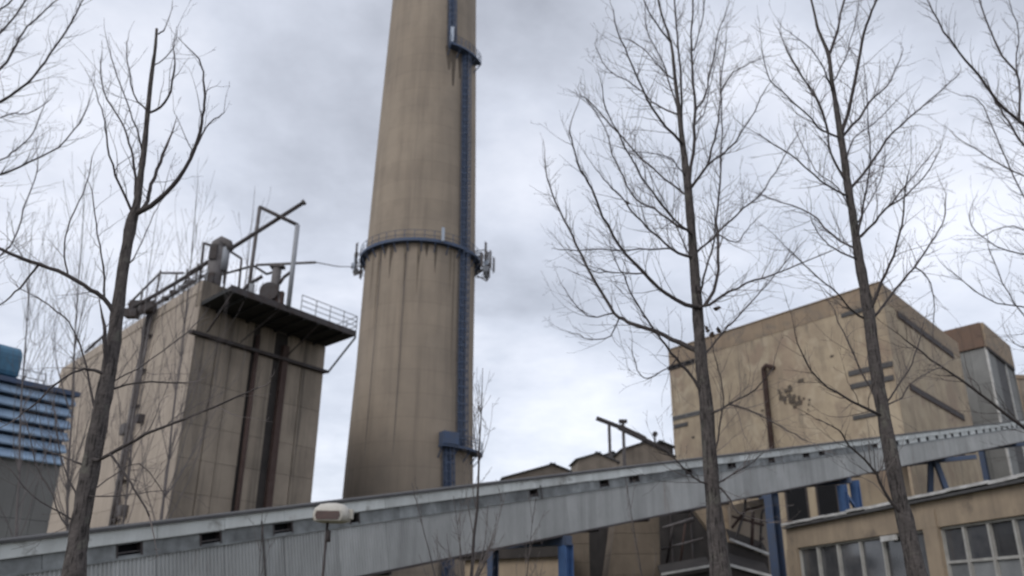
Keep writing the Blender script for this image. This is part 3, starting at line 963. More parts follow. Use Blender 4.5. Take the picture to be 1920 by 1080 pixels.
WB.box('roof_edge', 'bluedark', blu, -.1, WB.L, BZT - .12, BZT + .12, -.5, .35)
for k in range(6):
    for z0, z1 in ((0, 2.9), (2.9, 5.8), (5.8, zbb - .1)):
        WB.box('wall_panel', 'greybase', blu, WB.L * k / 6 + .01, WB.L * (k + 1) / 6 - .01, z0 + .01, z1 - .01, -.34, 0)
WB.box('sill_strip', 'greywall', blu, 0, WB.L, zbb - .1, zbb, -.34, .05)
# end wall of panels beside the hopper building
pE = BA - WB.n * 14
WE = Wall(Vector((BA.x, BA.y, 0)), Vector((pE.x, pE.y, 0)))
for k in range(4):
    WE.box('end_panel', 'greybase', blu, 14 * k / 4 + .36 * (k == 0), 14 * (k + 1) / 4 - .02, 0, BZT - .1, -.0, .06)
railing(blu, [WB.p(.5, BZT + .1, -2.5), WB.p(8, BZT + .1, -2.5)], 1.3, 1.2, .025, 'galv', (.45, .9, 1.3))
dr = thing('roof_duct', 'rounded faded teal ventilation duct on the blue building roof, cut by the left edge', 'duct', Vector((P(5, 712, 43).x, 43, BZT)))
cdn = P(14, 680, 43); ax_ = WB.u
h_ = 1.0
for i in range(5):
    s0, s1 = i * 1.25 - .3, i * 1.25 + .92
    pts = []
    Bq = MB()
    ring = [(-.7, -.95), (.7, -.95), (.88, -.85), (.95, -.65)] + [(math.cos(q) * .95, .05 + math.sin(q) * .85) for q in [math.pi * k / 10 for k in range(11)]] + [(-.95, -.65), (-.88, -.85)]
    fr_ = [cdn + WB.n * a * .9 + Vector((0, 0, b2 * .95)) + ax_ * s0 for a, b2 in ring]
    bk_ = [cdn + WB.n * a * .9 + Vector((0, 0, b2 * .95)) + ax_ * s1 for a, b2 in ring]
    Bq.poly_prism(fr_, bk_).build('duct_section', 'teal', dr)
    fr_ = [cdn + WB.n * a * .98 + Vector((0, 0, b2 * 1.03)) + ax_ * s1 for a, b2 in ring]
    bk_ = [cdn + WB.n * a * .98 + Vector((0, 0, b2 * 1.03)) + ax_ * (s1 + .08) for a, b2 in ring]
    MB().poly_prism(fr_, bk_).build('flange', 'bluedark', dr)
for i in range(4):
    p = cdn + ax_ * (i * 1.5)
    MB().bar(Vector((p.x, p.y, BZT)), p - Vector((0, 0, .9)), .3).build('support_leg', 'bluedark', dr)

# ================================================================== inclined conveyor gallery
GH = 2.75
def ytop(x): return 1016 - 0.1188 * x
def ybot(x): return 1217 - 0.203 * x


def gal_point(px):
    lo, hi = 8, 300
    for _ in range(50):
        md = (lo + hi) / 2
        p = P(px, ytop(px), md)
        x_, y_, _z = proj(p - Vector((0, 0, GH)))
        if y_ > ybot(x_): lo = md
        else: hi = md
    return P(px, ytop(px), md)


G0 = gal_point(0); G1 = gal_point(1850)
GD = (G1 - G0).normalized()
GN = GD.cross(Vector((0, 0, 1))).normalized()
if GN.dot(CAM - G0) < 0: GN = -GN
GU = GN.cross(GD).normalized()
if GU.z < 0: GU = -GU
GHp = GH * GU.z
GS = G0 - GD * 9
GLn = (G1 - GS).length + 42
gal = thing('conveyor_gallery', 'long inclined grey conveyor gallery with corrugated siding crossing the whole view', 'conveyor gallery', (G0.x, G0.y, 0))


def gp(u, v, d=0):       # u along, v down from the top edge, d towards the viewer
    return GS + GD * u - GU * v + GN * d


def gpx(px, py):
    d = ray(px, py)
    t_ = (GS - CAM).dot(GN) / d.dot(GN)
    p = CAM + d * t_ - GS
    return p.dot(GD), -p.dot(GU)


def gbox(name, mt, u0_, u1, v0, v1, d0, d1, parent=None):
    return place_unit(name, mt, parent or gal, gp((u0_ + u1) / 2, (v0 + v1) / 2, (d0 + d1) / 2), (GD, GN, GU),
                      (u1 - u0_, abs(d1 - d0), v1 - v0))


vF0, vF1 = .06, GHp * .165
vB1 = GHp * .325
sw = 2.2
nseg = int(GLn / sw)
# corrugated sheet
Bs = MB(); nc = 18
hs = GHp - vB1 - .03
for i in range(nc * 4 + 1):
    x_ = i / (nc * 4) * (sw - .015)
    d_ = (.0, .0, .045, .045)[i % 4]
    Bs.v.append(Vector((x_, d_, 0))); Bs.v.append(Vector((x_, d_, -hs)))
for i in range(nc * 4):
    k = i * 2
    Bs.f.append((k, k + 1, k + 3, k + 2))
me = bpy.data.meshes.new('siding_sheet')
me.from_pydata([tuple(v) for v in Bs.v], [], Bs.f); me.materials.append(M_['corr'])
for k in range(nseg):
    place_unit('siding_sheet', 'corr', gal, gp(k * sw, vB1 + .03, 0.0 + random.uniform(0, .012)), (GD, GN, GU), (1, 1, 1), me)
    gbox('fascia_sheet', 'fascia', k * sw + .008, (k + 1) * sw - .008, vF0, vF1 + random.uniform(-.015, .02), .08, .13 + random.uniform(0, .015))
gbox('roof_cap', 'roofcap', 0, GLn, -.03, .055, -3.1, .22)
MB().corners([gp(0, -.03, -3.1), gp(0, -.03, .2), gp(GLn, -.03, .2), gp(GLn, -.03, -3.1),
              gp(0, -.10, -1.6), gp(0, -.10, -1.3), gp(GLn, -.10, -1.3), gp(GLn, -.10, -1.6)]).build('roof_ridge', 'roofcap', gal)
gbox('inner_wall', 'void', 0, GLn, .06, vB1 + .02, -.42, -.38)
gbox('back_wall', 'band', 0, GLn, .06, GHp, -3.0, -2.9)
gbox('floor_slab', 'roofcap', 0, GLn, GHp - .22, GHp - .02, -2.88, -.06)
gbox('base_rail', 'steeldark', 0, GLn, GHp - .02, GHp + .07, -.25, .07)
gbox('sill_rail', 'band', 0, GLn, vB1 - .015, vB1 + .05, -.02, .085)
for k in range(nseg // 2):
    gbox('soffit_beam', 'steeldark', k * sw * 2, k * sw * 2 + .14, GHp + .07, GHp + .2, -2.9, .0)
# window band
ops = [(218, 265), (375, 413), (512, 547), (656, 672), (992, 1007), (1124, 1140), (1179, 1197), (1284, 1296), (1364, 1378),
       (1440, 1451), (1505, 1516), (1535, 1545), (1636, 1644)]
small = [1681, 1701, 1722, 1738, 1756, 1772, 1785, 1800, 1816, 1830, 1844, 1856, 1867, 1878, 1888, 1897, 1906, 1914]
iv = []
vm = (vF1 + vB1) / 2


def u_of(px):
    lo = None
    y = ytop(px)
    for _ in range(4):
        u, v = gpx(px, y)
        y += (vm - v) / mpp(gp(u, v))
    return u


for a, b2 in ops: iv.append((u_of(a), u_of(b2), 0))
for c in small:
    u = u_of(c); iv.append((u - .45, u + .45, 1))
iv.sort()
cur = 0
vlo, vhi = vF1 + .03, vB1 - .02
for a, b2, sm in iv + [(GLn, GLn, 0)]:
    n_ = max(1, round((a - cur) / 2.0))
    if a - cur < .15: n_ = 1
    for i in range(n_):
        q0 = cur + (a - cur) * i / n_; q1 = cur + (a - cur) * (i + 1) / n_
        if q1 - q0 > .03:
            gbox('band_panel', 'fascia' if sm else 'band', q0 + .006, q1 - .006, vlo - .06, vhi + .02, -.02, .03 + random.uniform(0, .015))
    if a < GLn:
        gbox('opening_reveal', 'void', a, b2, vlo, vhi, -.34 if not sm else -.04, -.30 if not sm else .012)
        gbox('opening_lintel', 'band', a, b2, vlo - .06, vlo + .02, -.02, .03)
        if not sm:
            gbox('opening_jamb', 'steeldark', a - .03, a + .03, vlo, vhi, -.28, .05)
            gbox('opening_jamb', 'steeldark', b2 - .03, b2 + .03, vlo, vhi, -.28, .05)
            if b2 - a > .5: gbox('opening_bar', 'steel', a, b2, vlo + (vhi - vlo) * .62, vlo + (vhi - vlo) * .62 + .03, -.06, -.03)
        gbox('opening_sill', 'band', a, b2, vhi - .05, vhi + .02, -.02, .03)
    cur = b2

# lattice of conduits pinned to the siding on the left, one torn edge trim
for px, l_ in ((487, 1.7), (1010, .5)):
    u = u_of(px)
    MB().bar(gp(u, vF1 - .1, .16), gp(u + .06, vF1 + l_, .12), .04).build('drop_conduit', 'steeldark', gal)

# trestles below the gallery
def trestle(label, u, mtA, mtB, wA=.5, dn=(.1, -3.1), vleg=False, wB=None, pair=0):
    top = gp(u, GHp + .25, 0)
    o = thing('trestle', label, 'trestle', (top.x, top.y, 0), 'steel trestles carrying the conveyor gallery')
    f_ = gp(u, GHp + .27, dn[0]); bk = gp(u, GHp + .27, dn[1])
    MB().bar(f_ + GN * .25, bk - GN * .25, .34, .42).build('cross_beam', 'bluedark', o)
    if vleg:
        c = f_.lerp(bk, .5)
        for sgn in (-1, 1):
            MB().bar(c + GN * .25 * sgn - Vector((0, 0, .1)), Vector((c.x, c.y, 0)) + GN * 3.2 * sgn, .5, .4).build('leg', mtA if sgn > 0 else mtB, o)
    else:
        for p, mt, w_ in ([(f_, mtA, wA)] if not pair else [(f_ - GD * pair / 2, mtA, wA), (f_ + GD * pair / 2 + Vector((0, 0, .1)), mtA, wA)]) + [(bk, mtB, wB or wA * .8)]:
            B_ = MB()
            # H section column
            for k, (dx, sx, sy) in enumerate(((-.5, .08, 1), (.5, .08, 1), (0, 1, .08))):
                c = Vector((p.x, p.y, (p.z - .2) / 2)) + GD * dx * w_
                hx = Vector((GD.x, GD.y, 0)).normalized()
                B_.box(c, (w_ * sx if sx < .5 else w_ * .92, w_ * sy * (.9 if sy == 1 else 1), p.z - .2), (hx, GN, Vector((0, 0, 1))))
            B_.build('leg', mt, o)
    if pair:
        for z0 in (2.5, 6.5):
            MB().bar(f_ - GD * pair / 2 - Vector((0, 0, z0 - 2)), f_ + GD * pair / 2 - Vector((0, 0, z0)), .2).build('tie_bar', mtA, o)
    return o


def gbu(px):
    return gpx(px, ybot(px))[0]


trestle('bright blue trestle column with dark cross beam under the middle of the gallery', gbu(1056), 'blue', 'bluedark', .52, (.1, -4.6))
trestle('trestle pair left of the low windowed building, dark far column and bright blue near column', gbu(1588), 'blue', 'bluedark', .62, (.0, -6.7), False, 1.25, 2.6)
trestle('dark trestle with splayed legs rising over the low building roof', gbu(1772), 'bluedark', 'bluedark', .6, (2.6, -5.0), vleg=True)
trestle('dark blue trestle at the right edge under the gallery end', gbu(1905), 'blue', 'bluedark', .9, (1.6, -4.2))
trestle('low trestle at the gallery foot by the left edge', 3.0, 'bluedark', 'bluedark', .4, (-.2, -2.8))

# ================================================================== ochre boiler house, right
KY = 115
K = P(1650, 529, KY); KZ = K.z
KL = PZ(1253, 657, KZ); KR = PZ(1795, 643, KZ)
W1 = Wall(K, KL); W2 = Wall(K, KR)
bh = thing('boiler_house', 'large ochre rendered block with stained walls and brown parapet, behind the right trees', 'building', (K.x, K.y, 0))
body(Vector((K.x, K.y, 0)), KR, [KR + (KL - K), KL], KZ - .1, 'wall', 'plaster', bh)
pz1 = KZ - 3.4
for k in range(10):
    W1.box('parapet_panel', 'plaster_band', bh, W1.L * k / 10 + .02, W1.L * (k + 1) / 10 - .02, KZ - 2.9, KZ, .0, .06)
for k in range(6):
    W2.box('parapet_panel', 'plaster_band', bh, W2.L * k / 6 + .02 + (.25 if k == 0 else 0), W2.L * (k + 1) / 6 - .02, KZ - 2.9, KZ, .0, .06)
MB().poly_prism([W1.p(0, KZ, .24), W1.p(W1.L, KZ, .24), W1.p(W1.L, KZ, -.6), W1.p(0, KZ, -.6)],
                [W1.p(0, KZ + .12, .24), W1.p(W1.L, KZ + .12, .24), W1.p(W1.L, KZ + .12, -.6), W1.p(0, KZ + .12, -.6)]).build('coping', 'plaster_band', bh)


def strip(wall, x0, y0, x1, y1, hpx, mt, nm, d=.18, parent=None):
    u0_, z0 = wall.uz(x0, y0); u1, z1 = wall.uz(x1, y1)
    z = (z0 + z1) / 2
    h = hpx * mpp(wall.p((u0_ + u1) / 2, z))
    return wall.box(nm, mt, parent or bh, min(u0_, u1), max(u0_, u1), z - h / 2, z + h / 2, -.3 if d < 0 else 0.01, d)


def slot(wall, x0, y0, x1, y1, hpx, n, mt='steeldark', frame='rust'):
    """long slot window: dark reveal with a frame and panes"""
    u0_, z0 = wall.uz(x0, y0); u1, z1 = wall.uz(x1, y1)
    u0_, u1 = sorted((u0_, u1))
    z = (z0 + z1) / 2
    h = hpx * mpp(wall.p((u0_ + u1) / 2, z))
    fr_ = wall.box('slot_window', frame, bh, u0_, u1, z - h / 2, z + h / 2, .01, .16)
    for i in range(n):
        wall.box('pane', mt, bh, u0_ + (u1 - u0_) * i / n + .12, u0_ + (u1 - u0_) * (i + 1) / n - .12, z - h * .32, z + h * .32, .10, .19)


slot(W2, 1681, 588, 1787, 668, 13, 5, 'steeldark')
slot(W2, 1704, 718, 1808, 790, 13, 5, 'steeldark')
slot(W1, 1578, 594, 1634, 574, 8, 3, 'slate', 'slate')
slot(W1, 1592, 703, 1674, 680, 10, 3, 'slate', 'slate')
slot(W1, 1596, 727, 1676, 706, 10, 3, 'slate', 'slate')
slot(W1, 1600, 783, 1648, 776, 8, 3, 'slate', 'slate')
slot(W1, 1253, 690, 1303, 678, 9, 3, 'void', 'steeldark')
slot(W1, 1262, 786, 1315, 772, 8, 2, 'slate', 'greywall')
slot(W1, 1264, 800, 1290, 795, 7, 1, 'slate', 'slate')
# hooked rust brown flue on the left wall
u, z = W1.uz(1445, 695); u2, z2 = W1.uz(1452, 845)
MB().tube([W1.p(u2, 0, .6), W1.p(u2, z - .2, .6), W1.p(u2 - .2, z + .4, .8), W1.p(u2 - .9, z + .7, 1.0), W1.p(u2 - 1.5, z + .4, .6), W1.p(u2 - 1.6, z + .3, 0)],
          [.42, .42, .42, .40, .38, .38], 10).build('flue_pipe', 'rust', bh, True)
# the burst patch of render beside it: broken lumps standing proud
random.seed(11)
B = MB()
for k in range(46):
    px = random.gauss(1484, 13); py = 745 + (px - 1484) * .25 + random.gauss(0, 9)
    u, z = W1.uz(px, py); s_ = random.uniform(.12, .42)
    W1.mb(B, u - s_ * random.uniform(.4, 1), u + s_ * random.uniform(.4, 1), z - s_ * random.uniform(.3, 1.2), z + s_ * random.uniform(.3, 1.2), .01, .02 + random.uniform(.02, .15))
tag(B.build('broken_render', 'stain', bh), kind='stuff')
for px, py, s_ in ((1502, 714, .55), (1375, 640, .3), (1358, 643, .35), (1322, 640, .3), (1430, 770, .3), (1560, 668, .3), (1300, 820, .35)):
    u, z = W1.uz(px, py)
    W1.box('wall_hole', 'stain', bh, u - s_, u + s_, z - s_ * .6, z + s_ * .6, .01, .05)
# wing with the red parapet and grey cladding
WgY = KR.y + 10
Wc = P(1838, 605, WgY); WZ = Wc.z
Wl = PZ(1750, 627, WZ); Wr = PZ(1890, 650, WZ)
V1 = Wall(Wc, Wl); V2 = Wall(Wc, Wr)
wg = thing('boiler_house_wing', 'narrow wing with red brick parapet over grey cladding, right of the ochre block', 'building', (Wc.x, Wc.y, 0))
body(Wc - V1.n * .2 - V2.n * .2, Wr - V2.n * .2, [Wr + (Wl - Wc), Wl - V1.n * .2], WZ - .1, 'core_wall', 'core', wg)
zpb = V2.uz(1845, 648)[1]
for W_, n_ in ((V1, 5), (V2, 4)):
    for k in range(n_):
        W_.box('parapet_panel', 'brick' if W_ is V1 else 'plaster_band', wg, W_.L * k / n_ + .02, W_.L * (k + 1) / n_ - .02, zpb, WZ, -.18, .45)
zr = [0, zpb * .2, zpb * .4, zpb * .58, zpb * .72, zpb * .86, zpb - .1]
for W_, n_ in ((V1, 3), (V2, 3)):
    for k in range(n_):
        for z0, z1 in zip(zr, zr[1:]):
            mt = 'greywall' if W_ is V1 or k != 1 else 'slate'
            W_.box('cladding_panel', mt, wg, W_.L * k / n_ + .03 + (.9 if W_ is V2 and k == 0 else 0), W_.L * (k + 1) / n_ - .03, z0 + .03, z1 - .03, -.18, 0)
V2.box('corner_column', 'coping', wg, 0, .85, 0, zpb - .05, -.18, .15)
V2.box('pilaster', 'coping', wg, V2.L * .66, V2.L * .66 + .6, 0, zpb - .05, -.1, .2)
V2.box('pilaster', 'greywall', wg, V2.L - .5, V2.L, 0, zpb - .05, -.1, .25)
V2.box('soffit', 'steeldark', wg, 0, V2.L, zpb - .5, zpb - .05, .0, .4)
# far right block
FY = Wr.y + 14
Fa = P(1893, 704, FY); FZ = Fa.z
fb = thing('far_block', 'plain olive brown block showing at the right edge beyond the wing', 'building', (Fa.x, Fa.y, 0))
Fb = Fa + Vector((26, -1, 0)); 
body(Fa, Fb, [Fb + Vector((0, 20, 0)), Fa + Vector((0, 20, 0))], FZ, 'wall', 'roofbrown', fb)
WFb = Wall(Fa, Fb)
WFb.box('roof_edge', 'plaster_band', fb, 0, 26, FZ - .8, FZ + .1, .01, .3)
for k in range(6):
    WFb.box('pilaster', 'plaster_band', fb, 1 + k * 4, 1.6 + k * 4, 0, FZ - 1, .01, .2)

# ochre lower annex under the gallery, right: wall with dark openings
AY = 84
an = thing('annex', 'ochre annex wall with two big dark openings under the gallery, behind the low building', 'building', Vector((P(1400, 1000, AY).x, AY, 0)))
Aa = P(1330, 900, AY + 6); Ab = P(1700, 870, AY)
Aa = Vector((Aa.x, Aa.y, 0)); Ab = Vector((Ab.x, Ab.y, 0))
WA = Wall(Aa, Ab)
ztA = WA.uz(1600, 862)[1]
body(Aa, Ab, [Ab + Vector((3, 14, 0)), Aa + Vector((3, 14, 0))], ztA, 'wall', 'plaster', an)
for x0, x1, y0, y1 in ((1473, 1516, 912, 962), (1530, 1573, 900, 955)):
    ua, za = WA.uz(x0, y0); ub, zb_ = WA.uz(x1, y1 + 14)
    fr_ = WA.box('opening_frame', 'steeldark', an, ua - .2, ub + .2, zb_, za + .2, .01, .12)
    WA.box('opening', 'void', an, ua, ub, zb_, za, .05, .15)
# ================================================================== small gabled sheds behind the gallery, centre
def gable(label, poly, Y, depth, mtw, ridge_i, lw=1.0, rmt='roofcap'):
    pts = [P(x_, y_, Y) for x_, y_ in poly]
    o = thing('gabled_shed', label, 'shed', Vector((sum(p.x for p in pts) / len(pts), Y, 0)), 'small gabled sheds behind the gallery')
    back = Vector((-depth * .05, depth * .5, 0))
    fr_ = [Vector((pts[0].x, Y, 0))] + pts + [Vector((pts[-1].x, Y, 0))]
    MB().poly_prism(fr_, [p + back for p in fr_]).build('wall', mtw, o)
    for a, b2 in zip(pts, pts[1:]):
        d_ = (b2 - a).normalized(); ov = d_ * .35
        f2 = Vector((0, -.35, 0)) ; up_ = Vector((0, 0, .2))
        B_ = MB()
        B_.corners([a - ov + f2, b2 + ov + f2, b2 + ov + back, a - ov + back, a - ov + f2 + up_, b2 + ov + f2 + up_, b2 + ov + back + up_, a - ov + back + up_])
        B_.build('roof_slope', rmt, o)
    return o, pts


gable('long low shed roof nearest the chimney, just above the gallery', [(945, 897), (1037, 872), (1068, 884)], 112, 14, 'roofbrown', 1)
gable('middle small gabled shed above the gallery with pale side', [(1083, 862), (1122, 851), (1158, 867)], 122, 12, 'roofbrown', 1)
o, _ = gable('largest gabled shed, topped by a slanting lattice boom, left of the ochre block', [(1168, 843), (1210, 830), (1264, 856)], 128, 16, 'roofbrown', 1)
gable('tiny far shed roof between two gabled sheds', [(1128, 856), (1148, 849), (1166, 856)], 134, 8, 'roofpale', 1)
gable('brown shed roof tucked against the ochre block', [(1225, 838), (1240, 829), (1262, 838)], 136, 8, 'darkshed', 1)
bm = thing('loading_boom', 'slanting dark boom on two posts above the gabled sheds', 'boom', Vector((P(1168, 850, 124).x, 124, 0)))
MB().bar(P(1118, 784, 124), P(1160, 800, 124), .55).build('boom_tip', 'steeldark', bm)
MB().bar(P(1160, 800, 124), P(1210, 824, 124), .75).build('boom_body', 'steeldark', bm)
MB().bar(P(1210, 824, 124), P(1255, 846, 124), .4).build('boom_tail', 'steeldark', bm)
for x_, y_ in ((1142, 796), (1168, 790)):
    p = P(x_, y_, 124)
    MB().bar(p, Vector((p.x, p.y, 0)), .42).build('post', 'steel', bm)
MB().box(P(1168, 790, 124), (1.2, .6, .5)).build('pulley_block', 'steeldark', bm)
MB().tube([P(1228, 814, 124) + Vector((0, -.3, 0)), P(1228, 814, 124) + Vector((0, .3, 0))], .38, 10).build('pulley', 'steeldark', bm)
MB().bar(P(1228, 814, 124), P(1228, 840, 124), .25).build('stay', 'steeldark', bm)

# ================================================================== things under the gallery, centre
# ochre wall with a dark lintel between the two trestle columns
lw_ = thing('low_wall_building', 'low ochre building with flat dark roof edge between the blue columns under the gallery', 'building', Vector((P(980, 1060, 56).x, 56, 0)))
La = P(872, 1050, 60); Lb = P(1070, 1050, 54)
WLw = Wall(Vector((La.x, La.y, 0)), Vector((Lb.x, Lb.y, 0)))
zl = WLw.uz(980, 1030)[1]
body(Vector((La.x, La.y, 0)), Vector((Lb.x, Lb.y, 0)), [Vector((Lb.x, Lb.y + 8, 0)), Vector((La.x, La.y + 8, 0))], zl, 'wall', 'yellow', lw_)
WLw.box('roof_edge', 'darkshed', lw_, -.2, WLw.L + .2, zl - .55, zl + .1, .01, .4)
WLw.box('door', 'steeldark', lw_, WLw.L * .5, WLw.L * .5 + 1.0, 0, 2.1, .01, .08)
# concrete piers
def pier(label, xt0, xt1, yt, xb0, xb1, Y, th, mt='pier'):
    t0, t1 = P(xt0, yt, Y), P(xt1, yt, Y)
    b0, b1_ = P(xb0, 1080, Y), P(xb1, 1080, Y)
    zt = t0.z
    k = (zt) / (zt - b0.z)
    g0 = t0.lerp(b0, k); g1 = t1.lerp(b1_, k)
    o = thing('concrete_pier', label, 'pier', Vector(((g0.x + g1.x) / 2, Y, 0)), 'concrete piers under the gallery')
    n_ = 6
    for i in range(n_):
        a0, a1 = i / n_, (i + 1) / n_
        p0 = g0.lerp(t0, a0); p1 = g1.lerp(t1, a0); q0_ = g0.lerp(t0, a1); q1_ = g1.lerp(t1, a1)
        e_ = Vector((0, 0, .02))
        MB().corners([p0 + e_, p1 + e_, p1 + Vector((0, th, .02)), p0 + Vector((0, th, .02)), q0_, q1_, q1_ + Vector((0, th, 0)), q0_ + Vector((0, th, 0))]).build('pier_block', mt, o)
    return o


pier('narrow brown pier right beside the bright blue column', 1068, 1104, 985, 1068, 1106, 57, 2)
pier('wide brown concrete pier widening downward, under the gallery', 1156, 1236, 962, 1141, 1238, 58, 4)
ds = thing('dark_shed', 'dark shed filling the gap behind the concrete piers', 'shed', Vector((P(1200, 1000, 68).x, 68, 0)))
da, db = P(1095, 950, 66), P(1430, 950, 74)
zd = P(1240, 935, 68).z
body(Vector((da.x, da.y, 0)), Vector((db.x, db.y, 0)), [Vector((db.x, db.y + 6, 0)), Vector((da.x, da.y + 6, 0))], zd, 'wall', 'darkshed', ds)
WD = Wall(Vector((da.x, da.y, 0)), Vector((db.x, db.y, 0)))
B = MB()
for k in range(9):
    WD.mb(B, k * WD.L / 9, k * WD.L / 9 + .15, 0, zd, .01, .12)
B.build('wall_rib', 'steeldark', ds)
tri = [P(x_, y_, 62) for x_, y_ in ((1303, 958), (1345, 946), (1345, 1015))]
sw_ = thing('ochre_gusset', 'bright ochre wedge shaped wall end beside the near right tree trunk', 'wall', Vector((tri[1].x, 62, 0)))
tri2 = tri + [Vector((tri[1].x + .3, 62, 0)), Vector((tri[1].x + 1.1, 62, 0)), P(1372, 1005, 62), P(1370, 945, 62)]
MB().poly_prism([tri[0], tri[2], Vector((tri[2].x, 62, 0)), Vector((P(1372, 1005, 62).x, 62, 0)), P(1372, 940, 62), tri[1]],
                [p + Vector((0, .8, 0)) for p in (tri[0], tri[2], Vector((tri[2].x, 62, 0)), Vector((P(1372, 1005, 62).x, 62, 0)), P(1372, 940, 62), tri[1])]).build('wall', 'yellow', sw_)
MB().box(Vector((P(1360, 960, 62).x, 61.96, 2)), (.3, .06, 3.9)).build('corner_trim', 'pier', sw_)
# brownish wall right of the trunk with lean-to roofs
lt = thing('lean_to', 'brown lean-to with two snow edged sloping roofs right of the near tree trunk', 'shed', Vector((P(1410, 1040, 57).x, 57, 0)))
wallp = [P(x_, y_, 60) for x_, y_ in ((1368, 948), (1432, 934))]
f_ = [Vector((wallp[0].x, 60, 0)), Vector((wallp[1].x, 60, 0)), wallp[1], wallp[0]]
MB().poly_prism(f_, [p + Vector((.5, 3, 0)) for p in f_]).build('wall', 'roofbrown', lt)
for (x0, y0, x1, y1), Y_ in (((1368, 1014, 1441, 1042), 57.5), ((1366, 1062, 1446, 1084), 55)):
    a, b2 = P(x0, y0, Y_), P(x1, y1, Y_)
    bk = Vector((.4, 2.4, .9)); t_ = Vector((0, 0, .12))
    MB().corners([a, b2, b2 + bk, a + bk, a + t_, b2 + t_, b2 + bk + t_, a + bk + t_]).build('roof', 'darkshed', lt)
    MB().bar(a + Vector((0, -.08, .1)), b2 + Vector((0, -.08, .1)), .12, .17).build('snow_edge', 'coping', lt)
    MB().corners([Vector((a.x, Y_ + .15, 0)), Vector((b2.x, Y_ + .15, 0)), Vector((b2.x, Y_ + 1, 0)), Vector((a.x, Y_ + 1, 0)),
                  a + Vector((0, .15, -.05)), b2 + Vector((0, .15, -.05)), b2 + Vector((0, 1, -.05)), a + Vector((0, 1, -.05))]).build('wall', 'darkshed', lt)
lo_ = thing('low_roof', 'low dark roof with whitened edge at the foot of the dark shed', 'roof', Vector((P(1290, 1075, 55).x, 55, 0)))
a, b2 = P(1240, 1077, 55), P(1336, 1060, 55)
MB().bar(a, b2, .12, .14).build('snow_edge', 'coping', lo_)
bk = Vector((.3, 3, .5))
MB().corners([a - Vector((0, 0, .3)), b2 - Vector((0, 0, .3)), b2 + bk, a + bk, a - Vector((0, 0, .1)), b2 - Vector((0, 0, .1)), b2 + bk + Vector((0, 0, .2)), a + bk + Vector((0, 0, .2))]).build('roof', 'darkshed', lo_)
MB().corners([Vector((a.x, 55.4, 0)), Vector((b2.x, 55.4, 0)), Vector((b2.x, 57, 0)), Vector((a.x, 57, 0)),
              Vector((a.x, 55.4, a.z - .2)), Vector((b2.x, 55.4, b2.z - .3)), Vector((b2.x, 57, b2.z - .3)), Vector((a.x, 57, a.z - .2))]).build('wall', 'darkshed', lo_)

# rusty pipes and struts cluttering the gap right of the near trunk
random.seed(9)
pk = thing('pipe_cluster', 'tangle of dark pipes and struts under the gallery right of the near tree trunk', 'pipes', Vector((P(1410, 1000, 58).x, 58, 0)))
for pts, r_ in (([(1372, 990), (1400, 955), (1420, 952), (1430, 948)], .10), ([(1380, 1010), (1396, 960), (1398, 935)], .09), ([(1410, 1025), (1412, 960)], .12),
                ([(1372, 968), (1432, 985)], .09), ([(1395, 1050), (1432, 1008)], .08), ([(1425, 1040), (1428, 965), (1432, 955)], .08)):
    MB().tube([P(x_, y_, 58) for x_, y_ in pts], r_, 7).build('pipe', random.choice(('steeldark', 'rust', 'steel')), pk, True)
for pts, r_ in (([(1242, 990), (1300, 972)], .09), ([(1250, 1060), (1262, 985), (1300, 975)], .10), ([(1275, 1062), (1285, 980)], .08), ([(1240, 1030), (1318, 1010)], .09)):
    MB().tube([P(x_, y_, 61) for x_, y_ in pts], r_, 7).build('pipe', random.choice(('steeldark', 'rust', 'steel')), pk, True)

# ================================================================== low windowed building, lower right
OY = 46
Oa = P(1478, 984, OY); OZ = Oa.z
Ob = PZ(1920, 893, OZ)
ux = (Ob - Oa).normalized()
Oe = Ob + ux * 7
WW = Wall(Oa, Oe)
of = thing('windowed_building', 'low ochre building with big multi paned windows and whitened flat roof edge, lower right', 'building', (Oa.x, Oa.y, 0))
body(Oa - WW.n * .6 + WW.u * .1, Oe - WW.n * .6, [Oe - WW.n * 14, Oa - WW.n * 14 + WW.u * .1], OZ - .3, 'core_wall', 'core', of)
zwt = WW.uz(1500, 1026)[1]; zwt2 = WW.uz(1800, 983)[1]; zwt = (zwt + zwt2) / 2
ztr = WW.uz(1800, 1052)[1]
zsill = .9 if ztr > 4 else .6
u_post = [(WW.uz(1478, 1040)[0], WW.uz(1496, 1040)[0]), (WW.uz(1737, 1020)[0], WW.uz(1764, 1020)[0])]
uw = u_post[1][0] - u_post[0][0]
u_post.append((u_post[1][0] + uw, u_post[1][1] + uw))
# lintel beams in lengths
for (a0, a1), (b0, b1_) in zip(u_post, u_post[1:]):
    WW.box('lintel_beam', 'yellow', of, a0 + .0, b0 - .01, zwt, OZ - .22, -.6, .0)
WW.box('lintel_beam', 'yellow', of, u_post[2][0], WW.L, zwt, OZ - .22, -.6, .0)
for a0, a1 in u_post:
    WW.box('post', 'yellow', of, a0, a1, 0, zwt - .005, -.6, .06)
WW.box('post', 'yellow', of, u_post[1][0], u_post[1][1], zwt, zwt + (OZ - zwt) * .55, .005, .06)
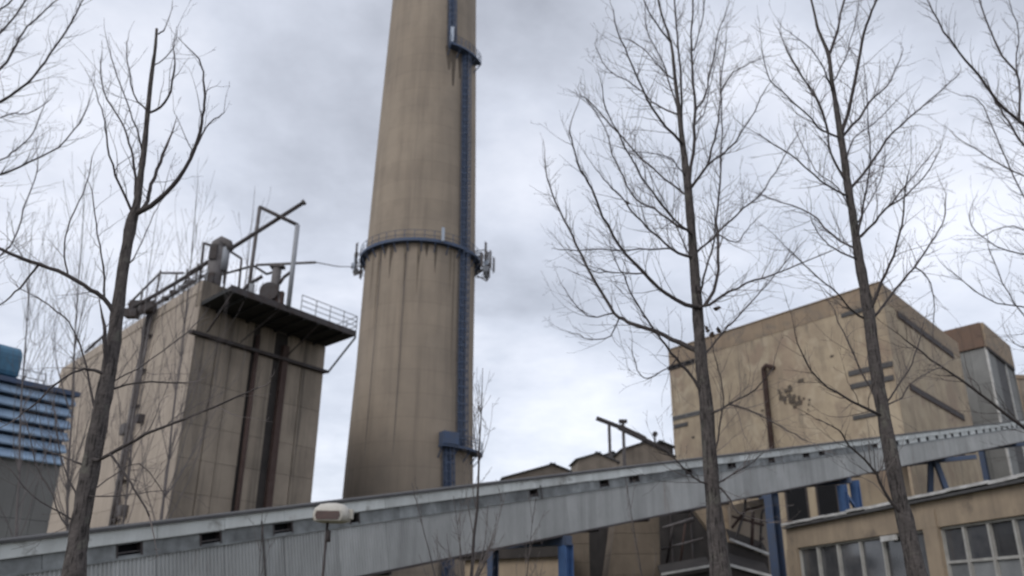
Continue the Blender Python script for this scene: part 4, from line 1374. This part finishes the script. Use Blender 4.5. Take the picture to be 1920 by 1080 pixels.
# weathered coping in uneven lengths
random.seed(5)
u = -.25
while u < WW.L:
    l_ = random.uniform(.5, 1.6)
    e_ = random.uniform(-.03, .05)
    WW.box('coping', 'coping', of, u, min(u + l_, WW.L) - .005, OZ - .07 + e_ * .7, OZ + .05 + e_ * .5, -.7, .28 + random.uniform(-.03, .03))
    u += l_
WW.box('roof_slab', 'roofcap', of, -.2, WW.L, OZ - .215, OZ - .11, -.65, .24)
fr_rows = [zsill, (zsill + ztr) / 2, ztr, zwt]
bays = [([1496, 1530, 1568, 1611, 1654, 1700, 1737], 1045), ([1764, 1805, 1853, 1903], 1020)]
for bi, (xs, yy) in enumerate(bays):
    uu = [WW.uz(x_, yy)[0] for x_ in xs]
    if bi == 1:
        st = (uu[-1] - uu[1]) / 2
        while uu[-1] + st < u_post[2][0]: uu.append(uu[-1] + st)
        uu[-1] = u_post[2][0]
    win = WW.box('window_frame', 'frame', of, uu[0], uu[-1], zwt - .10, zwt - .005, -.32, -.16)
    fr2 = ztr - (.55 if bi == 0 else 0)
    rows = [zsill, (zsill + fr2) / 2, fr2, zwt - .1]
    for z_ in rows[:-1]:
        WW.box('transom', 'frame', of, uu[0], uu[-1], z_ - .05, z_ + .05, -.33, -.15)
    for x_ in uu:
        WW.box('mullion', 'frame', of, x_ - .05, x_ + .05, zsill, zwt - .11, -.36, -.10)
    for i in range(len(uu) - 1):
        for j in range(3):
            low = (j < 2 and (i * 7 + j * 3 + bi) % 4 != 1)
            WW.box('pane', 'frosted' if low else 'glass', of, uu[i] + .04, uu[i + 1] - .04, rows[j] + .04, rows[j + 1] - .04, -.28 + random.uniform(-.01, .01), -.24).rotation_euler.rotate_axis('Z', random.uniform(-.03, .03))
            if j == 2 and i % 2 == 0:
                pass
WW.box('plinth', 'yellow', of, u_post[0][1], WW.L, 0, zsill - .06, -.6, -.02)
u_, z_ = WW.uz(1660, 1010)
WW.box('broken_trim', 'coping', of, u_ - .2, u_ + .9, z_ - .12, z_ + .1, .0, .12)

# ================================================================== street lamp in front of the gallery
LY = 15
lc = P(623, 962, LY)
mp_ = mpp(lc)
sl = thing('street_lamp', 'old cream street lamp head with brown lens on a thin dark pole, before the gallery', 'street lamp', (P(614, 1000, LY).x, LY, 0))
w = 68 * mp_; h = 35 * mp_
prof_ = []
B = MB(); nn_ = 20; rows = ((-.50, .62), (-.42, .96), (-.1, 1.0), (.2, .92), (.42, .66), (.5, .3))
for zz_, s_ in rows:
    for j in range(nn_):
        a = 2 * math.pi * j / nn_
        c_, s2 = math.cos(a), math.sin(a)
        e_ = .55
        x_ = abs(c_) ** e_ * (1 if c_ > 0 else -1); y_ = abs(s2) ** e_ * (1 if s2 > 0 else -1)
        B.v.append(lc + Vector((x_ * w / 2 * s_, y_ * w * .42 * s_, zz_ * h)))
for i in range(len(rows) - 1):
    for j in range(nn_):
        a = i * nn_ + j; b_ = i * nn_ + (j + 1) % nn_
        B.f.append((a, b_, b_ + nn_, a + nn_))
B.f.append(tuple(range((len(rows) - 1) * nn_, len(rows) * nn_))); B.f.append(tuple(reversed(range(nn_))))
B.build('lamp_housing', 'lamp', sl, True)
B = MB()
lcz = lc + Vector((0, -w * .40, -h * .10))
ring = [(-.33, -.30), (.25, -.30), (.30, -.1), (.27, .12), (-.34, .12), (-.37, -.1)]
B.poly_prism([lcz + Vector((a * w, -.03, b2 * h)) for a, b2 in ring], [lcz + Vector((a * w, .06, b2 * h)) for a, b2 in ring]).build('lens', 'lens', sl)
B = MB()
ring2 = [(-.38, -.36), (.31, -.36), (.36, -.1), (.32, .18), (-.39, .18), (-.42, -.1)]
B.poly_prism([lcz + Vector((a * w, -.01, b2 * h)) for a, b2 in ring2], [lcz + Vector((a * w, .10, b2 * h)) for a, b2 in ring2]).build('lens_rim', 'lamp', sl)
pb_ = P(614, 980, LY)
MB().tube([Vector((pb_.x, LY, 0)), Vector((pb_.x, LY, lc.z - h * .3))], .024, 8).build('pole', 'steeldark', sl, True)
MB().tube([P(616, 995, LY) + Vector((0, 0, -.0)), P(615, 1016, LY)], .042, 8).build('collar', 'steeldark', sl, True)
B = MB().box(lc + Vector((w * .52, 0, -.02)), (.07, .12, h * .5)).build('hinge', 'lamp', sl)

# ================================================================== bare trees
def rnd_perp(d):
    v = Vector((random.gauss(0, 1), random.gauss(0, 1), random.gauss(0, 1)))
    v -= d * v.dot(d)
    return v.normalized()


def grow(B, p, d, length, r, level, up=.25, dens=1.0, wob=.14, rmin=.0020):
    """a curved twig that bears smaller twigs"""
    n = max(3, min(9, int(length / .11)))
    pts = [p.copy()]; dirs = [d.copy()]
    step = length / n
    for i in range(n):
        d = (d + Vector((random.gauss(0, wob), random.gauss(0, wob), random.gauss(0, wob) + up * .28))).normalized()
        p = p + d * step
        pts.append(p); dirs.append(d)
    rad = [max(rmin, r * (1 - .8 * i / n)) for i in range(n + 1)]
    B.tube(pts, rad, 3 if r < .012 else 5, False)
    if level <= 0: return
    m_ = max(1, int(length / (.17 if level == 1 else .24) * dens))
    for k in range(m_):
        t = random.uniform(.15, .97)
        i = min(n - 1, int(t * n)); f = t * n - i
        q = pts[i].lerp(pts[i + 1], f)
        dd = (dirs[i] * math.cos(.72) + rnd_perp(dirs[i]) * math.sin(.72) * random.uniform(.7, 1.2)).normalized()
        grow(B, q, dd, length * random.uniform(.22, .5) * (1.1 - t * .45), max(rmin, rad[i] * .6), level - 1, up, dens, wob * 1.15, rmin)


def smooth(pts, sub_=3):
    out_ = []
    for i in range(len(pts) - 1):
        p0 = pts[max(0, i - 1)]; p1 = pts[i]; p2 = pts[i + 1]; p3 = pts[min(len(pts) - 1, i + 2)]
        for k in range(sub_):
            t = k / sub_
            out_.append(tuple(.5 * ((2 * p1[j]) + (-p0[j] + p2[j]) * t + (2 * p0[j] - 5 * p1[j] + 4 * p2[j] - p3[j]) * t * t +
                                    (-p0[j] + 3 * p1[j] - 3 * p2[j] + p3[j]) * t ** 3) for j in range(len(p1))))
    out_.append(tuple(pts[-1]))
    return out_


def trace(pts, Y0, drift, w0, w1, keep=None):
    """a limb followed through the picture; its distance drifts by `drift` metres from its root"""
    if len(pts[0]) == 2:
        n_ = len(pts) - 1
        pts = [(x_, y_, w0 + (w1 - w0) * (i / n_) ** .75) for i, (x_, y_) in enumerate(pts)]
    pts = smooth(pts)
    if w0: pts = [pts[0]] + [(q[0] + random.gauss(0, .9), q[1] + random.gauss(0, .9), q[2]) for q in pts[1:-1]] + [pts[-1]]
    n_ = len(pts) - 1
    P_ = []; R_ = []
    for i, (x_, y_, w_) in enumerate(pts):
        p = P(x_, y_, Y0 + drift * (i / n_))
        P_.append(p); R_.append(max(.0035, w_ / 2 * mpp(p)))
        if keep is not None: keep.append((x_, y_, Y0 + drift * (i / n_)))
    return P_, R_


def tree(label, trunk, Y, limbs, group, dens=1.0, tw=1.0, seed=1, base_flare=1.25, bark='bark', leaves=(), lean=0):
    random.seed(seed)
    known = []
    P_, R_ = trace(trunk, Y, lean, 0, 0, known)
    b0 = P_[0]
    dirn_ = (P_[0] - P_[3]).normalized()
    k_ = b0.z / max(.3, -dirn_.z)
    base = b0 + dirn_ * k_ * 1.0
    base.z = -.05
    root = thing('bare_tree', label, 'tree', (base.x, base.y, 0), group)
    pts = [base] + P_; rad = [R_[0] * base_flare] + R_
    # slightly knobbly trunk
    rad = [r * (1 + random.uniform(-.05, .06)) for r in rad]
    B = MB().tube(pts, rad, 14); 
    
    cen = pts
    for i, c in enumerate(cen):           # ridged, lumpy bark
        for j in range(14):
            v = B.v[i * 14 + j]
            B.v[i * 14 + j] = c + (v - c) * (1 + random.uniform(-.09, .10))
    ob_ = B.build('trunk', bark, root, True)
    for lim in limbs:
        lp, w0, w1 = lim[0], lim[1] * .74, lim[2] * .85
        dr_ = lim[3] if len(lim) > 3 else random.uniform(-1.0, 1.0)
        yo = lim[4] if len(lim) > 4 else 0
        # root the limb on the nearest wood already there
        bx, by = lp[0][:2]
        cand = min(known, key=lambda q: (q[0] - bx) ** 2 + (q[1] - by) ** 2)
        Yb = Y + yo
        if (cand[0] - bx) ** 2 + (cand[1] - by) ** 2 < 30 ** 2:
            lp = [(cand[0], cand[1])] + list(lp if (cand[0] - bx) ** 2 + (cand[1] - by) ** 2 > 81 else lp[1:])
            Yb = cand[2]
        mine = []
        Q, Rr = trace(lp, Yb, dr_, w0, w1, mine)
        known += mine
        B = MB().tube(Q, [r * random.uniform(.95, 1.08) for r in Rr], 7 if w0 > 6 else 5)
        br = B.build('branch', 'bark2', root, True); sub(br, root)
        # twigs along the limb
        T = MB()
        acc = 0
        tot = sum((a - b_).length for a, b_ in zip(Q, Q[1:]))
        s_ = 0
        for i in range(1, len(Q)):
            seg = (Q[i] - Q[i - 1]); s_ += seg.length; acc += seg.length * dens
            d_ = seg.normalized()
            frac = s_ / tot
            while acc > .20:
                acc -= .20
                if frac < .10: continue
                side = rnd_perp(d_)
                ang = random.uniform(.45, .95)
                dd = (d_ * math.cos(ang) + side * math.sin(ang)); dd.z += .12; dd.normalize()
                ln = random.uniform(.25, 1.15) * tw * (1.2 - .5 * frac)
                grow(T, Q[i - 1].lerp(Q[i], random.random()), dd, ln, min(Rr[i] * .5, .007), 2 if ln > .55 * tw else 1, .22, .8)
        grow(T, Q[-1], (Q[-1] - Q[-2]).normalized(), random.uniform(.4, .9) * tw, max(.004, Rr[-1]), 2, .3, .9)
        tag(T.build('twigs', 'twig', br), kind='stuff')
    for (lx, ly) in leaves:
        for k in range(3):
            c = P(lx + random.uniform(-4, 4), ly + random.uniform(-5, 5), Y - .05)
            s_ = random.uniform(.02, .045)
            a = Vector((random.uniform(-1, 1), random.uniform(-.5, .5), random.uniform(-1, 1))).normalized() * s_
            b_ = a.cross(Vector((.2, 1, .1))).normalized() * s_ * .7
            n_ = Vector((0, .006, .0))
            MB().corners([c - a, c - b_, c + a, c + b_, c - a + n_, c - b_ + n_ * 3, c + a + n_, c + b_ + n_ * 3]).build('dead_leaf', 'leaf', root)
    return root


# ---- near tree, right of centre
T1 = [(1352, 1080, 39.9), (1341, 980, 31.3), (1333, 880, 27.5), (1326, 780, 25.6), (1316, 690, 22.8), (1309, 600, 19.9), (1302, 500, 17.1), (1295, 410, 15.7), (1288, 335, 14.2), (1280, 270, 10.4), (1274, 215, 8.1), (1266, 150, 6.6), (1258, 80, 4.8), (1240, 25, 3.9), (1228, -30, 3.0)]
L1 = [
    ([(1277, 255), (1278, 190), (1275, 125), (1268, 45), (1262, -40)], 8, 3, .4),
    ([(1291, 350), (1299, 285), (1304, 210), (1298, 130), (1297, 60), (1301, -30)], 10, 3, -.5),
    ([(1282, 362), (1222, 315), (1165, 255), (1110, 195), (1088, 178)], 7, 2, .8),
    ([(1288, 432), (1255, 400), (1205, 333), (1158, 250), (1135, 200), (1128, 158)], 8, 2, -1.2),
    ([(1289, 434), (1255, 412), (1228, 391), (1200, 380), (1174, 348), (1150, 290), (1133, 237), (1100, 188)], 7, 2, 1.2),
    ([(1293, 482), (1259, 467), (1222, 435), (1193, 405), (1163, 368), (1140, 345), (1118, 318)], 9, 2, -.4),
    ([(1260, 467), (1220, 468), (1160, 469), (1100, 468), (1048, 468)], 5, 2, 1.0, -.05),
    ([(1302, 577), (1248, 550), (1207, 513), (1159, 461), (1130, 405), (1111, 354), (1089, 318), (1074, 274), (1069, 238)], 13, 2.5, -1.0),
    ([(1200, 510), (1150, 512), (1110, 508), (1070, 480)], 4, 2, .6, -.3),
    ([(1309, 663), (1275, 643), (1230, 622), (1178, 605), (1152, 587), (1118, 531), (1093, 487), (1074, 443), (1048, 394), (1030, 350), (1022, 300)], 14, 2.5, 1.4),
    ([(1318, 752), (1289, 694), (1259, 661), (1230, 622), (1205, 585), (1181, 543), (1163, 505), (1144, 462)], 9, 2, -.8),
    ([(1152, 590), (1105, 593), (1078, 570), (1058, 540)], 4, 1.8, .5, .9),
    ([(1160, 600), (1145, 630), (1110, 637), (1075, 625)], 4, 1.8, .3, .9),
    ([(1253, 688), (1215, 710), (1195, 695), (1185, 655)], 4, 1.8, -.4, 0.2),
    ([(1322, 574), (1355, 554), (1400, 531), (1444, 517), (1500, 494), (1560, 470)], 9, 2, -1.0),
    ([(1319, 568), (1344, 528), (1347, 461), (1344, 417), (1348, 368), (1352, 300), (1353, 222), (1350, 145)], 10, 2, .9),
    ([(1313, 545), (1322, 505), (1337, 461), (1342, 425), (1336, 380)], 8, 2, -.7),
    ([(1306, 482), (1326, 457), (1355, 428), (1393, 391), (1426, 365), (1455, 320), (1492, 258)], 7, 2, 1.1),
    ([(1345, 440), (1380, 455), (1400, 430), (1420, 410)], 4, 1.6, .5, .3),
    ([(1293, 357), (1326, 311), (1367, 278), (1400, 233), (1437, 165)], 8, 2, -.9),
    ([(1326, 311), (1341, 259), (1350, 210), (1352, 150), (1362, 75)], 6, 2, .3, -.3),
    ([(1325, 660), (1355, 624), (1389, 587), (1426, 546), (1452, 517), (1492, 470)], 6, 2, 1.0),
    ([(1330, 775), (1366, 759), (1417, 730), (1442, 700)], 7, 2, -.8),
    ([(1366, 760), (1424, 777), (1475, 806), (1515, 828)], 5, 2, -.8, -.3),
    ([(1336, 870), (1350, 800), (1356, 745), (1348, 697), (1337, 646)], 6, 2, -.4),
    ([(1340, 908), (1355, 900), (1398, 875), (1430, 850)], 6, 2, .5),
    ([(1342, 915), (1360, 925), (1385, 962), (1440, 980)], 7, 2, -.5),
    ([(1338, 920), (1300, 895), (1262, 860), (1240, 850)], 6, 2, -.4),
    ([(1272, 262), (1237, 222), (1204, 167), (1178, 104), (1159, 63), (1150, 18)], 9, 2, -.7),
    ([(1266, 212), (1237, 200), (1193, 163), (1141, 130), (1118, 90)], 5, 1.8, .8),
    ([(1266, 150), (1240, 130), (1210, 95), (1170, 72)], 4, 1.8, .4),
    ([(1255, 85), (1230, 44), (1211, 11), (1200, -30)], 5, 2, -.4),
    ([(1304, 208), (1322, 178), (1333, 130), (1344, 74), (1364, 15)], 6, 2, .6),
    ([(1350, 174), (1374, 137), (1407, 119), (1432, 108)], 4, 1.6, .3, .4),
    ([(1299, 95), (1312, 60), (1320, 10), (1322, -30)], 4, 2, .2),
    ([(1270, 220), (1255, 150), (1235, 100), (1215, 60), (1210, 10)], 5, 2, .9),
    ([(1303, 240), (1318, 215), (1330, 170), (1345, 100)], 4, 1.6, -.9),
    ([(1284, 330), (1262, 300), (1240, 290), (1190, 285)], 4, 1.6, -.9),
    ([(1300, 500), (1270, 430), (1230, 350), (1200, 290)], 4, 1.5, 1.6),
]
TG = 'bare winter trees in front of the gallery'
tree('bare tree with the fullest fan of limbs, left of the ochre block', T1, 11.5, L1, TG, 2.0, .85, 3,
     leaves=((1345, 577), (1326, 616), (1347, 620), (1338, 628), (1175, 380)))
# ---- second near tree, right
T2 = [(1722, 1085, 34.1), (1703, 1000, 29.4), (1682, 910, 26.6), (1663, 810, 24.7), (1648, 730, 22.8), (1637, 655, 22.8), (1629, 590, 19.9), (1615, 510, 17.6), (1605, 450, 15.2), (1596, 385, 14.3), (1589, 345, 13.8), (1584, 305, 12.8), (1577, 260, 12.3), (1568, 200, 9.5), (1560, 155, 8.1), (1554, 105, 7.1), (1541, 72, 5.7), (1533, 52, 4.8), (1525, 15, 4.0), (1513, -30, 3.0)]
L2 = [
    ([(1555, 108), (1571, 55), (1580, 10), (1592, -40)], 8, 4, .5),
    ([(1579, 255), (1597, 180), (1612, 100), (1625, 45), (1640, 8), (1652, -35)], 10, 4, -.7),
    ([(1582, 262), (1612, 220), (1640, 180), (1670, 150), (1692, 98)], 8, 2, .9),
    ([(1574, 256), (1540, 243), (1513, 214), (1475, 180), (1445, 150), (1430, 100)], 6, 2, -1.0),
    ([(1548, 248), (1535, 190), (1500, 140), (1480, 100), (1460, 55)], 7, 2, .9),
    ([(1587, 345), (1558, 290), (1552, 245), (1535, 195), (1515, 160), (1490, 118)], 7, 2, -.4),
    ([(1590, 367), (1540, 340), (1495, 300), (1450, 270), (1422, 252)], 6, 2, -.8),
    ([(1592, 352), (1630, 310), (1660, 265), (1690, 235), (1725, 205), (1770, 165), (1798, 138)], 8, 2, 1.1),
    ([(1608, 458), (1617, 405), (1625, 350), (1632, 305), (1629, 240), (1624, 158)], 7, 2, -.9),
    ([(1608, 455), (1640, 415), (1662, 390), (1700, 365), (1735, 330), (1762, 282)], 8, 2, -.5),
    ([(1662, 389), (1700, 345), (1742, 295)], 5, 2, .5, -.2),
    ([(1605, 472), (1560, 440), (1520, 400), (1470, 380), (1432, 366)], 6, 2, .8),
    ([(1608, 488), (1563, 465), (1540, 445), (1523, 418)], 5, 2, -.5),
    ([(1632, 590), (1652, 530), (1675, 480), (1690, 420), (1698, 355), (1705, 320)], 10, 2, -.9),
    ([(1634, 600), (1680, 540), (1715, 500), (1745, 455), (1768, 420), (1774, 365)], 9, 2, .9),
    ([(1717, 503), (1740, 520), (1751, 560), (1750, 610)], 4, 1.8, .2, .4),
    ([(1630, 605), (1600, 585), (1575, 555), (1525, 510), (1472, 462)], 7, 2, -.8),
    ([(1640, 740), (1612, 690), (1583, 625), (1556, 568)], 7, 2, .7),
    ([(1655, 778), (1596, 752), (1534, 712), (1504, 664), (1488, 608)], 8, 2, -1.0),
    ([(1655, 765), (1700, 700), (1720, 650), (1732, 605)], 6, 2, .8),
    ([(1660, 770), (1690, 745), (1712, 715), (1760, 690)], 5, 1.8, .3),
    ([(1690, 965), (1658, 920), (1635, 875), (1592, 835), (1574, 806), (1530, 785)], 10, 2, -.8),
    ([(1582, 300), (1600, 260), (1635, 235), (1690, 180)], 5, 1.6, 1.3),
    ([(1562, 165), (1545, 130), (1520, 90), (1480, 60)], 5, 1.6, -.8),
    ([(1560, 150), (1585, 110), (1600, 60), (1610, 10)], 4, 1.6, .8),
    ([(1598, 400), (1570, 350), (1530, 320), (1490, 240)], 4, 1.6, 1.3),
    ([(1600, 420), (1630, 380), (1650, 340), (1660, 290)], 4, 1.6, 1.3),
]
tree('bare tree leaning left before the ochre block, right of the fullest tree', T2, 10.8, L2, TG, 2.0, .85, 5)
# ---- tree standing outside the frame on the right
T3 = [(2140, 1100, 56), (2110, 900, 46), (2080, 700, 38), (2050, 560, 32), (2020, 430, 26), (1995, 340, 20), (1975, 280, 15), (1955, 200, 12), (1945, 100, 10), (1940, 0, 6), (1935, -60, 4)]
L3 = [
    ([(1992, 330), (1945, 270), (1918, 233), (1870, 190), (1835, 140), (1800, 100), (1770, 60), (1742, 5)], 12, 3, -.9),
    ([(1990, 345), (1945, 300), (1912, 262), (1890, 225), (1868, 195), (1850, 150)], 9, 2.5, .8),
    ([(1955, 210), (1912, 230), (1912, 150), (1880, 105), (1858, 60), (1835, -5)], 8, 3, .5),
    ([(1912, 160), (1905, 120), (1910, 60), (1895, 10)], 5, 2, -.5, .3),
    ([(2000, 360), (1950, 335), (1915, 330), (1850, 292), (1795, 258)], 6, 2, .8),
    ([(2020, 440), (1960, 420), (1900, 330), (1845, 200), (1810, 180)], 5, 2, 1.3),
    ([(2030, 490), (1960, 480), (1890, 470), (1830, 435), (1818, 400)], 6, 2, -.7),
    ([(2040, 540), (1980, 470), (1900, 425), (1850, 440)], 5, 2, .9),
    ([(2060, 640), (1990, 600), (1915, 575), (1850, 560), (1785, 510)], 7, 2, -.7),
    ([(2050, 600), (1960, 610), (1915, 585), (1880, 530), (1855, 470)], 6, 2, .7),
    ([(2095, 880), (2000, 850), (1920, 802), (1860, 755), (1800, 710), (1745, 672), (1698, 638)], 14, 3, -1.2),
    ([(2060, 650), (1985, 670), (1930, 655), (1898, 640)], 6, 2, .4),
]
tree('bare tree rooted outside the right edge, its limbs reaching into the picture', T3, 12.5, L3, TG, 1.6, .95, 8)
# ---- big near tree, left
T0 = [(138, 1085, 40.8), (146, 1010, 36.3), (160, 930, 34.4), (175, 850, 32.6), (190, 770, 30.7), (203, 700, 27.9), (213, 640, 25.1), (222, 570, 21.4), (235, 480, 18.6), (247, 415, 19.5), (256, 385, 14.0), (263, 335, 11.6), (269, 290, 10.2), (277, 210, 8.4), (284, 140, 7.4), (290, 100, 6.0), (294, 54, 4.7)]
L0 = [
    ([(258, 405), (300, 373), (335, 335), (365, 280), (378, 230), (383, 195), (382, 150), (372, 112), (347, 84)], 15, 2, -.6),
    ([(366, 280), (385, 240), (410, 218), (420, 210)], 5, 2, .2, -.35),
    ([(262, 400), (277, 375), (284, 345), (300, 305), (313, 272)], 11, 6, .5),
    ([(250, 408), (225, 350), (205, 290), (198, 240), (190, 205), (178, 165)], 8, 2, -.6),
    ([(258, 378), (252, 310), (243, 268), (225, 225), (200, 185), (188, 140), (190, 108)], 8, 2, .6),
    ([(270, 285), (255, 240), (238, 195), (212, 120), (203, 88)], 5, 2, -.3),
    ([(277, 213), (250, 175), (240, 120), (237, 82)], 5, 2, .3),
    ([(278, 212), (300, 202), (320, 170), (328, 120)], 7, 4, -.3),
    ([(286, 130), (305, 112), (325, 90), (332, 60)], 4, 1.6, .2),
    ([(292, 72), (301, 62), (308, 55)], 4, 3, 0),
    ([(222, 590), (195, 560), (170, 544), (126, 515), (74, 496), (33, 481), (-10, 463), (-70, 438)], 13, 6, -.7),
    ([(128, 515), (120, 480), (126, 430), (147, 380), (167, 330), (172, 295)], 5, 2, .5, -.3),
    ([(198, 560), (192, 500), (183, 440), (176, 385), (170, 350)], 6, 2, .2),
    ([(70, 500), (45, 530), (20, 555), (-10, 580)], 6, 3, .3, -.5),
    ([(203, 720), (198, 690), (198, 650), (196, 612)], 11, 8, -.2),
    ([(200, 705), (167, 692), (150, 694), (110, 716), (70, 755), (35, 782)], 9, 3, -.5),
    ([(182, 800), (172, 745), (156, 665), (128, 604), (89, 570), (35, 540)], 7, 2, .5),
    ([(182, 862), (255, 825), (310, 799), (376, 773), (452, 741), (484, 727)], 12, 3, -.6),
    ([(208, 730), (252, 718), (300, 716), (350, 718)], 7, 3, .3),
    ([(205, 722), (259, 690), (333, 637), (374, 600)], 4, 2, .8),
    ([(213, 858), (232, 885), (250, 915), (280, 968)], 7, 4, -.2, -.15),
    ([(165, 880), (140, 865), (125, 860), (95, 848)], 7, 2, .3),
    ([(152, 970), (124, 985), (100, 930), (68, 870), (50, 795)], 6, 2, .5),
    ([(155, 950), (130, 900), (112, 850), (105, 790)], 5, 2, .3),
    ([(150, 980), (110, 960), (60, 930), (20, 880)], 5, 2, -.3),
    ([(232, 500), (260, 470), (280, 420), (300, 380)], 4, 1.6, .9),
    ([(165, 930), (200, 900), (260, 870), (310, 930)], 4, 1.6, .9),
    ([(165, 935), (215, 930), (260, 925), (312, 920)], 4, 1.6, -.9),
]
tree('dark bare tree with broken top and forked crown, left side', T0, 9.5, L0, TG, .9, .8, 13)
# ---- tree outside the frame on the left, limbs only
T4 = [(-190, 1100, 60), (-180, 900, 50), (-165, 700, 44), (-150, 500, 36), (-138, 350, 30), (-125, 230, 22), (-115, 120, 16), (-105, 20, 12), (-95, -60, 8)]
L4 = [
    ([(-128, 250), (-60, 205), (0, 190), (40, 165), (75, 130), (105, 85), (135, 40), (152, 5)], 10, 3, -.5),
    ([(-122, 200), (-60, 160), (0, 130), (30, 85), (52, 50), (100, 5)], 9, 3, .5),
    ([(-118, 150), (-60, 110), (0, 62), (40, 15), (62, -30)], 8, 3, .6),
    ([(-145, 410), (-80, 360), (0, 328), (55, 305), (110, 275), (150, 230), (168, 188)], 9, 2, -.6),
    ([(-140, 380), (-60, 330), (0, 300), (30, 280), (60, 250), (80, 205)], 7, 2, .6),
    ([(-160, 620), (-70, 540), (20, 460), (45, 390), (66, 335), (70, 290)], 7, 2, .6),
    ([(-135, 330), (-60, 260), (10, 215), (50, 215), (90, 190)], 6, 2, 1.2),
    ([(-110, 90), (-40, 40), (0, 20), (40, -20)], 6, 3, -.4),
]
tree('bare tree rooted outside the left edge, fine limbs entering at upper left', T4, 12.5, L4, TG, 1.7, 1.0, 17)


# ---- young slender trees (stems in loops, grown not traced)
def sapling(label, name, px, py_base, px_top, py_top, Y, r, stems, group, seed, spread=.5, dens=.9, lvl=2):
    random.seed(seed)
    bp_ = P(px, py_base, Y); tp = P(px_top, py_top, Y + random.uniform(-.3, .3))
    dirn_ = (tp - bp_).normalized()
    base = bp_ - dirn_ * (bp_.z / max(.2, dirn_.z)); base.z = -.03
    root = thing(name, label, 'tree' if name == 'bare_tree' else 'sapling', (base.x, base.y, 0), group)
    H_ = (tp - base).length
    n_ = 14; pts = []; off = Vector((0, 0, 0))
    for i in range(n_ + 1):
        t = i / n_
        off += Vector((random.gauss(0, .01), random.gauss(0, .01), 0)) * H_ * .18
        pts.append(base.lerp(tp, t) + off * math.sin(math.pi * t))
    rad = [max(.005, r * (1 - .9 * i / n_)) for i in range(n_ + 1)]
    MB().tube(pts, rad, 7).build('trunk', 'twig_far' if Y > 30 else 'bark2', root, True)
    for k in range(stems):
        t = random.uniform(.22, .92); i = min(n_ - 1, int(t * n_))
        p = pts[i]; d0 = (pts[i + 1] - pts[i]).normalized()
        a = random.uniform(.3, .6)
        d = (d0 * math.cos(a) + rnd_perp(d0) * math.sin(a)).normalized()
        T = MB(); grow(T, p, d, H_ * (1 - t * .65) * random.uniform(.3, .5) * spread * 1.6, max(.006, rad[i] * .45), lvl, .5, dens * 2.2 / max(1.5, H_ * .5) , .06, .0032 * max(1, Y / 18))
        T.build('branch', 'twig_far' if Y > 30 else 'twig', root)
    return root


SG = 'slender bare saplings in front of the gallery'
sapling('bare sapling before the right edge of the chimney, tallest of its group', 'sapling', 886, 1080, 905, 690, 14, .045, 24, SG, 21)
sapling('thin crooked sapling just left of the chimney foot column', 'sapling', 812, 1080, 772, 905, 13, .022, 10, SG, 22)
sapling('thin sapling forking before the dark gap under the gallery', 'sapling', 985, 1080, 1006, 925, 13.5, .020, 10, SG, 23)
sapling('thin sapling between the chimney foot and the tallest sapling', 'sapling', 868, 1080, 850, 930, 15, .02, 9, SG, 24)
sapling('thin sapling left of the street lamp', 'sapling', 487, 1080, 492, 955, 14.5, .012, 8, SG, 25)
sapling('thin sapling before the wide brown pier', 'sapling', 1200, 1080, 1172, 895, 15, .022, 10, SG, 26)
BGG = 'distant slender bare trees behind the gallery on the left'
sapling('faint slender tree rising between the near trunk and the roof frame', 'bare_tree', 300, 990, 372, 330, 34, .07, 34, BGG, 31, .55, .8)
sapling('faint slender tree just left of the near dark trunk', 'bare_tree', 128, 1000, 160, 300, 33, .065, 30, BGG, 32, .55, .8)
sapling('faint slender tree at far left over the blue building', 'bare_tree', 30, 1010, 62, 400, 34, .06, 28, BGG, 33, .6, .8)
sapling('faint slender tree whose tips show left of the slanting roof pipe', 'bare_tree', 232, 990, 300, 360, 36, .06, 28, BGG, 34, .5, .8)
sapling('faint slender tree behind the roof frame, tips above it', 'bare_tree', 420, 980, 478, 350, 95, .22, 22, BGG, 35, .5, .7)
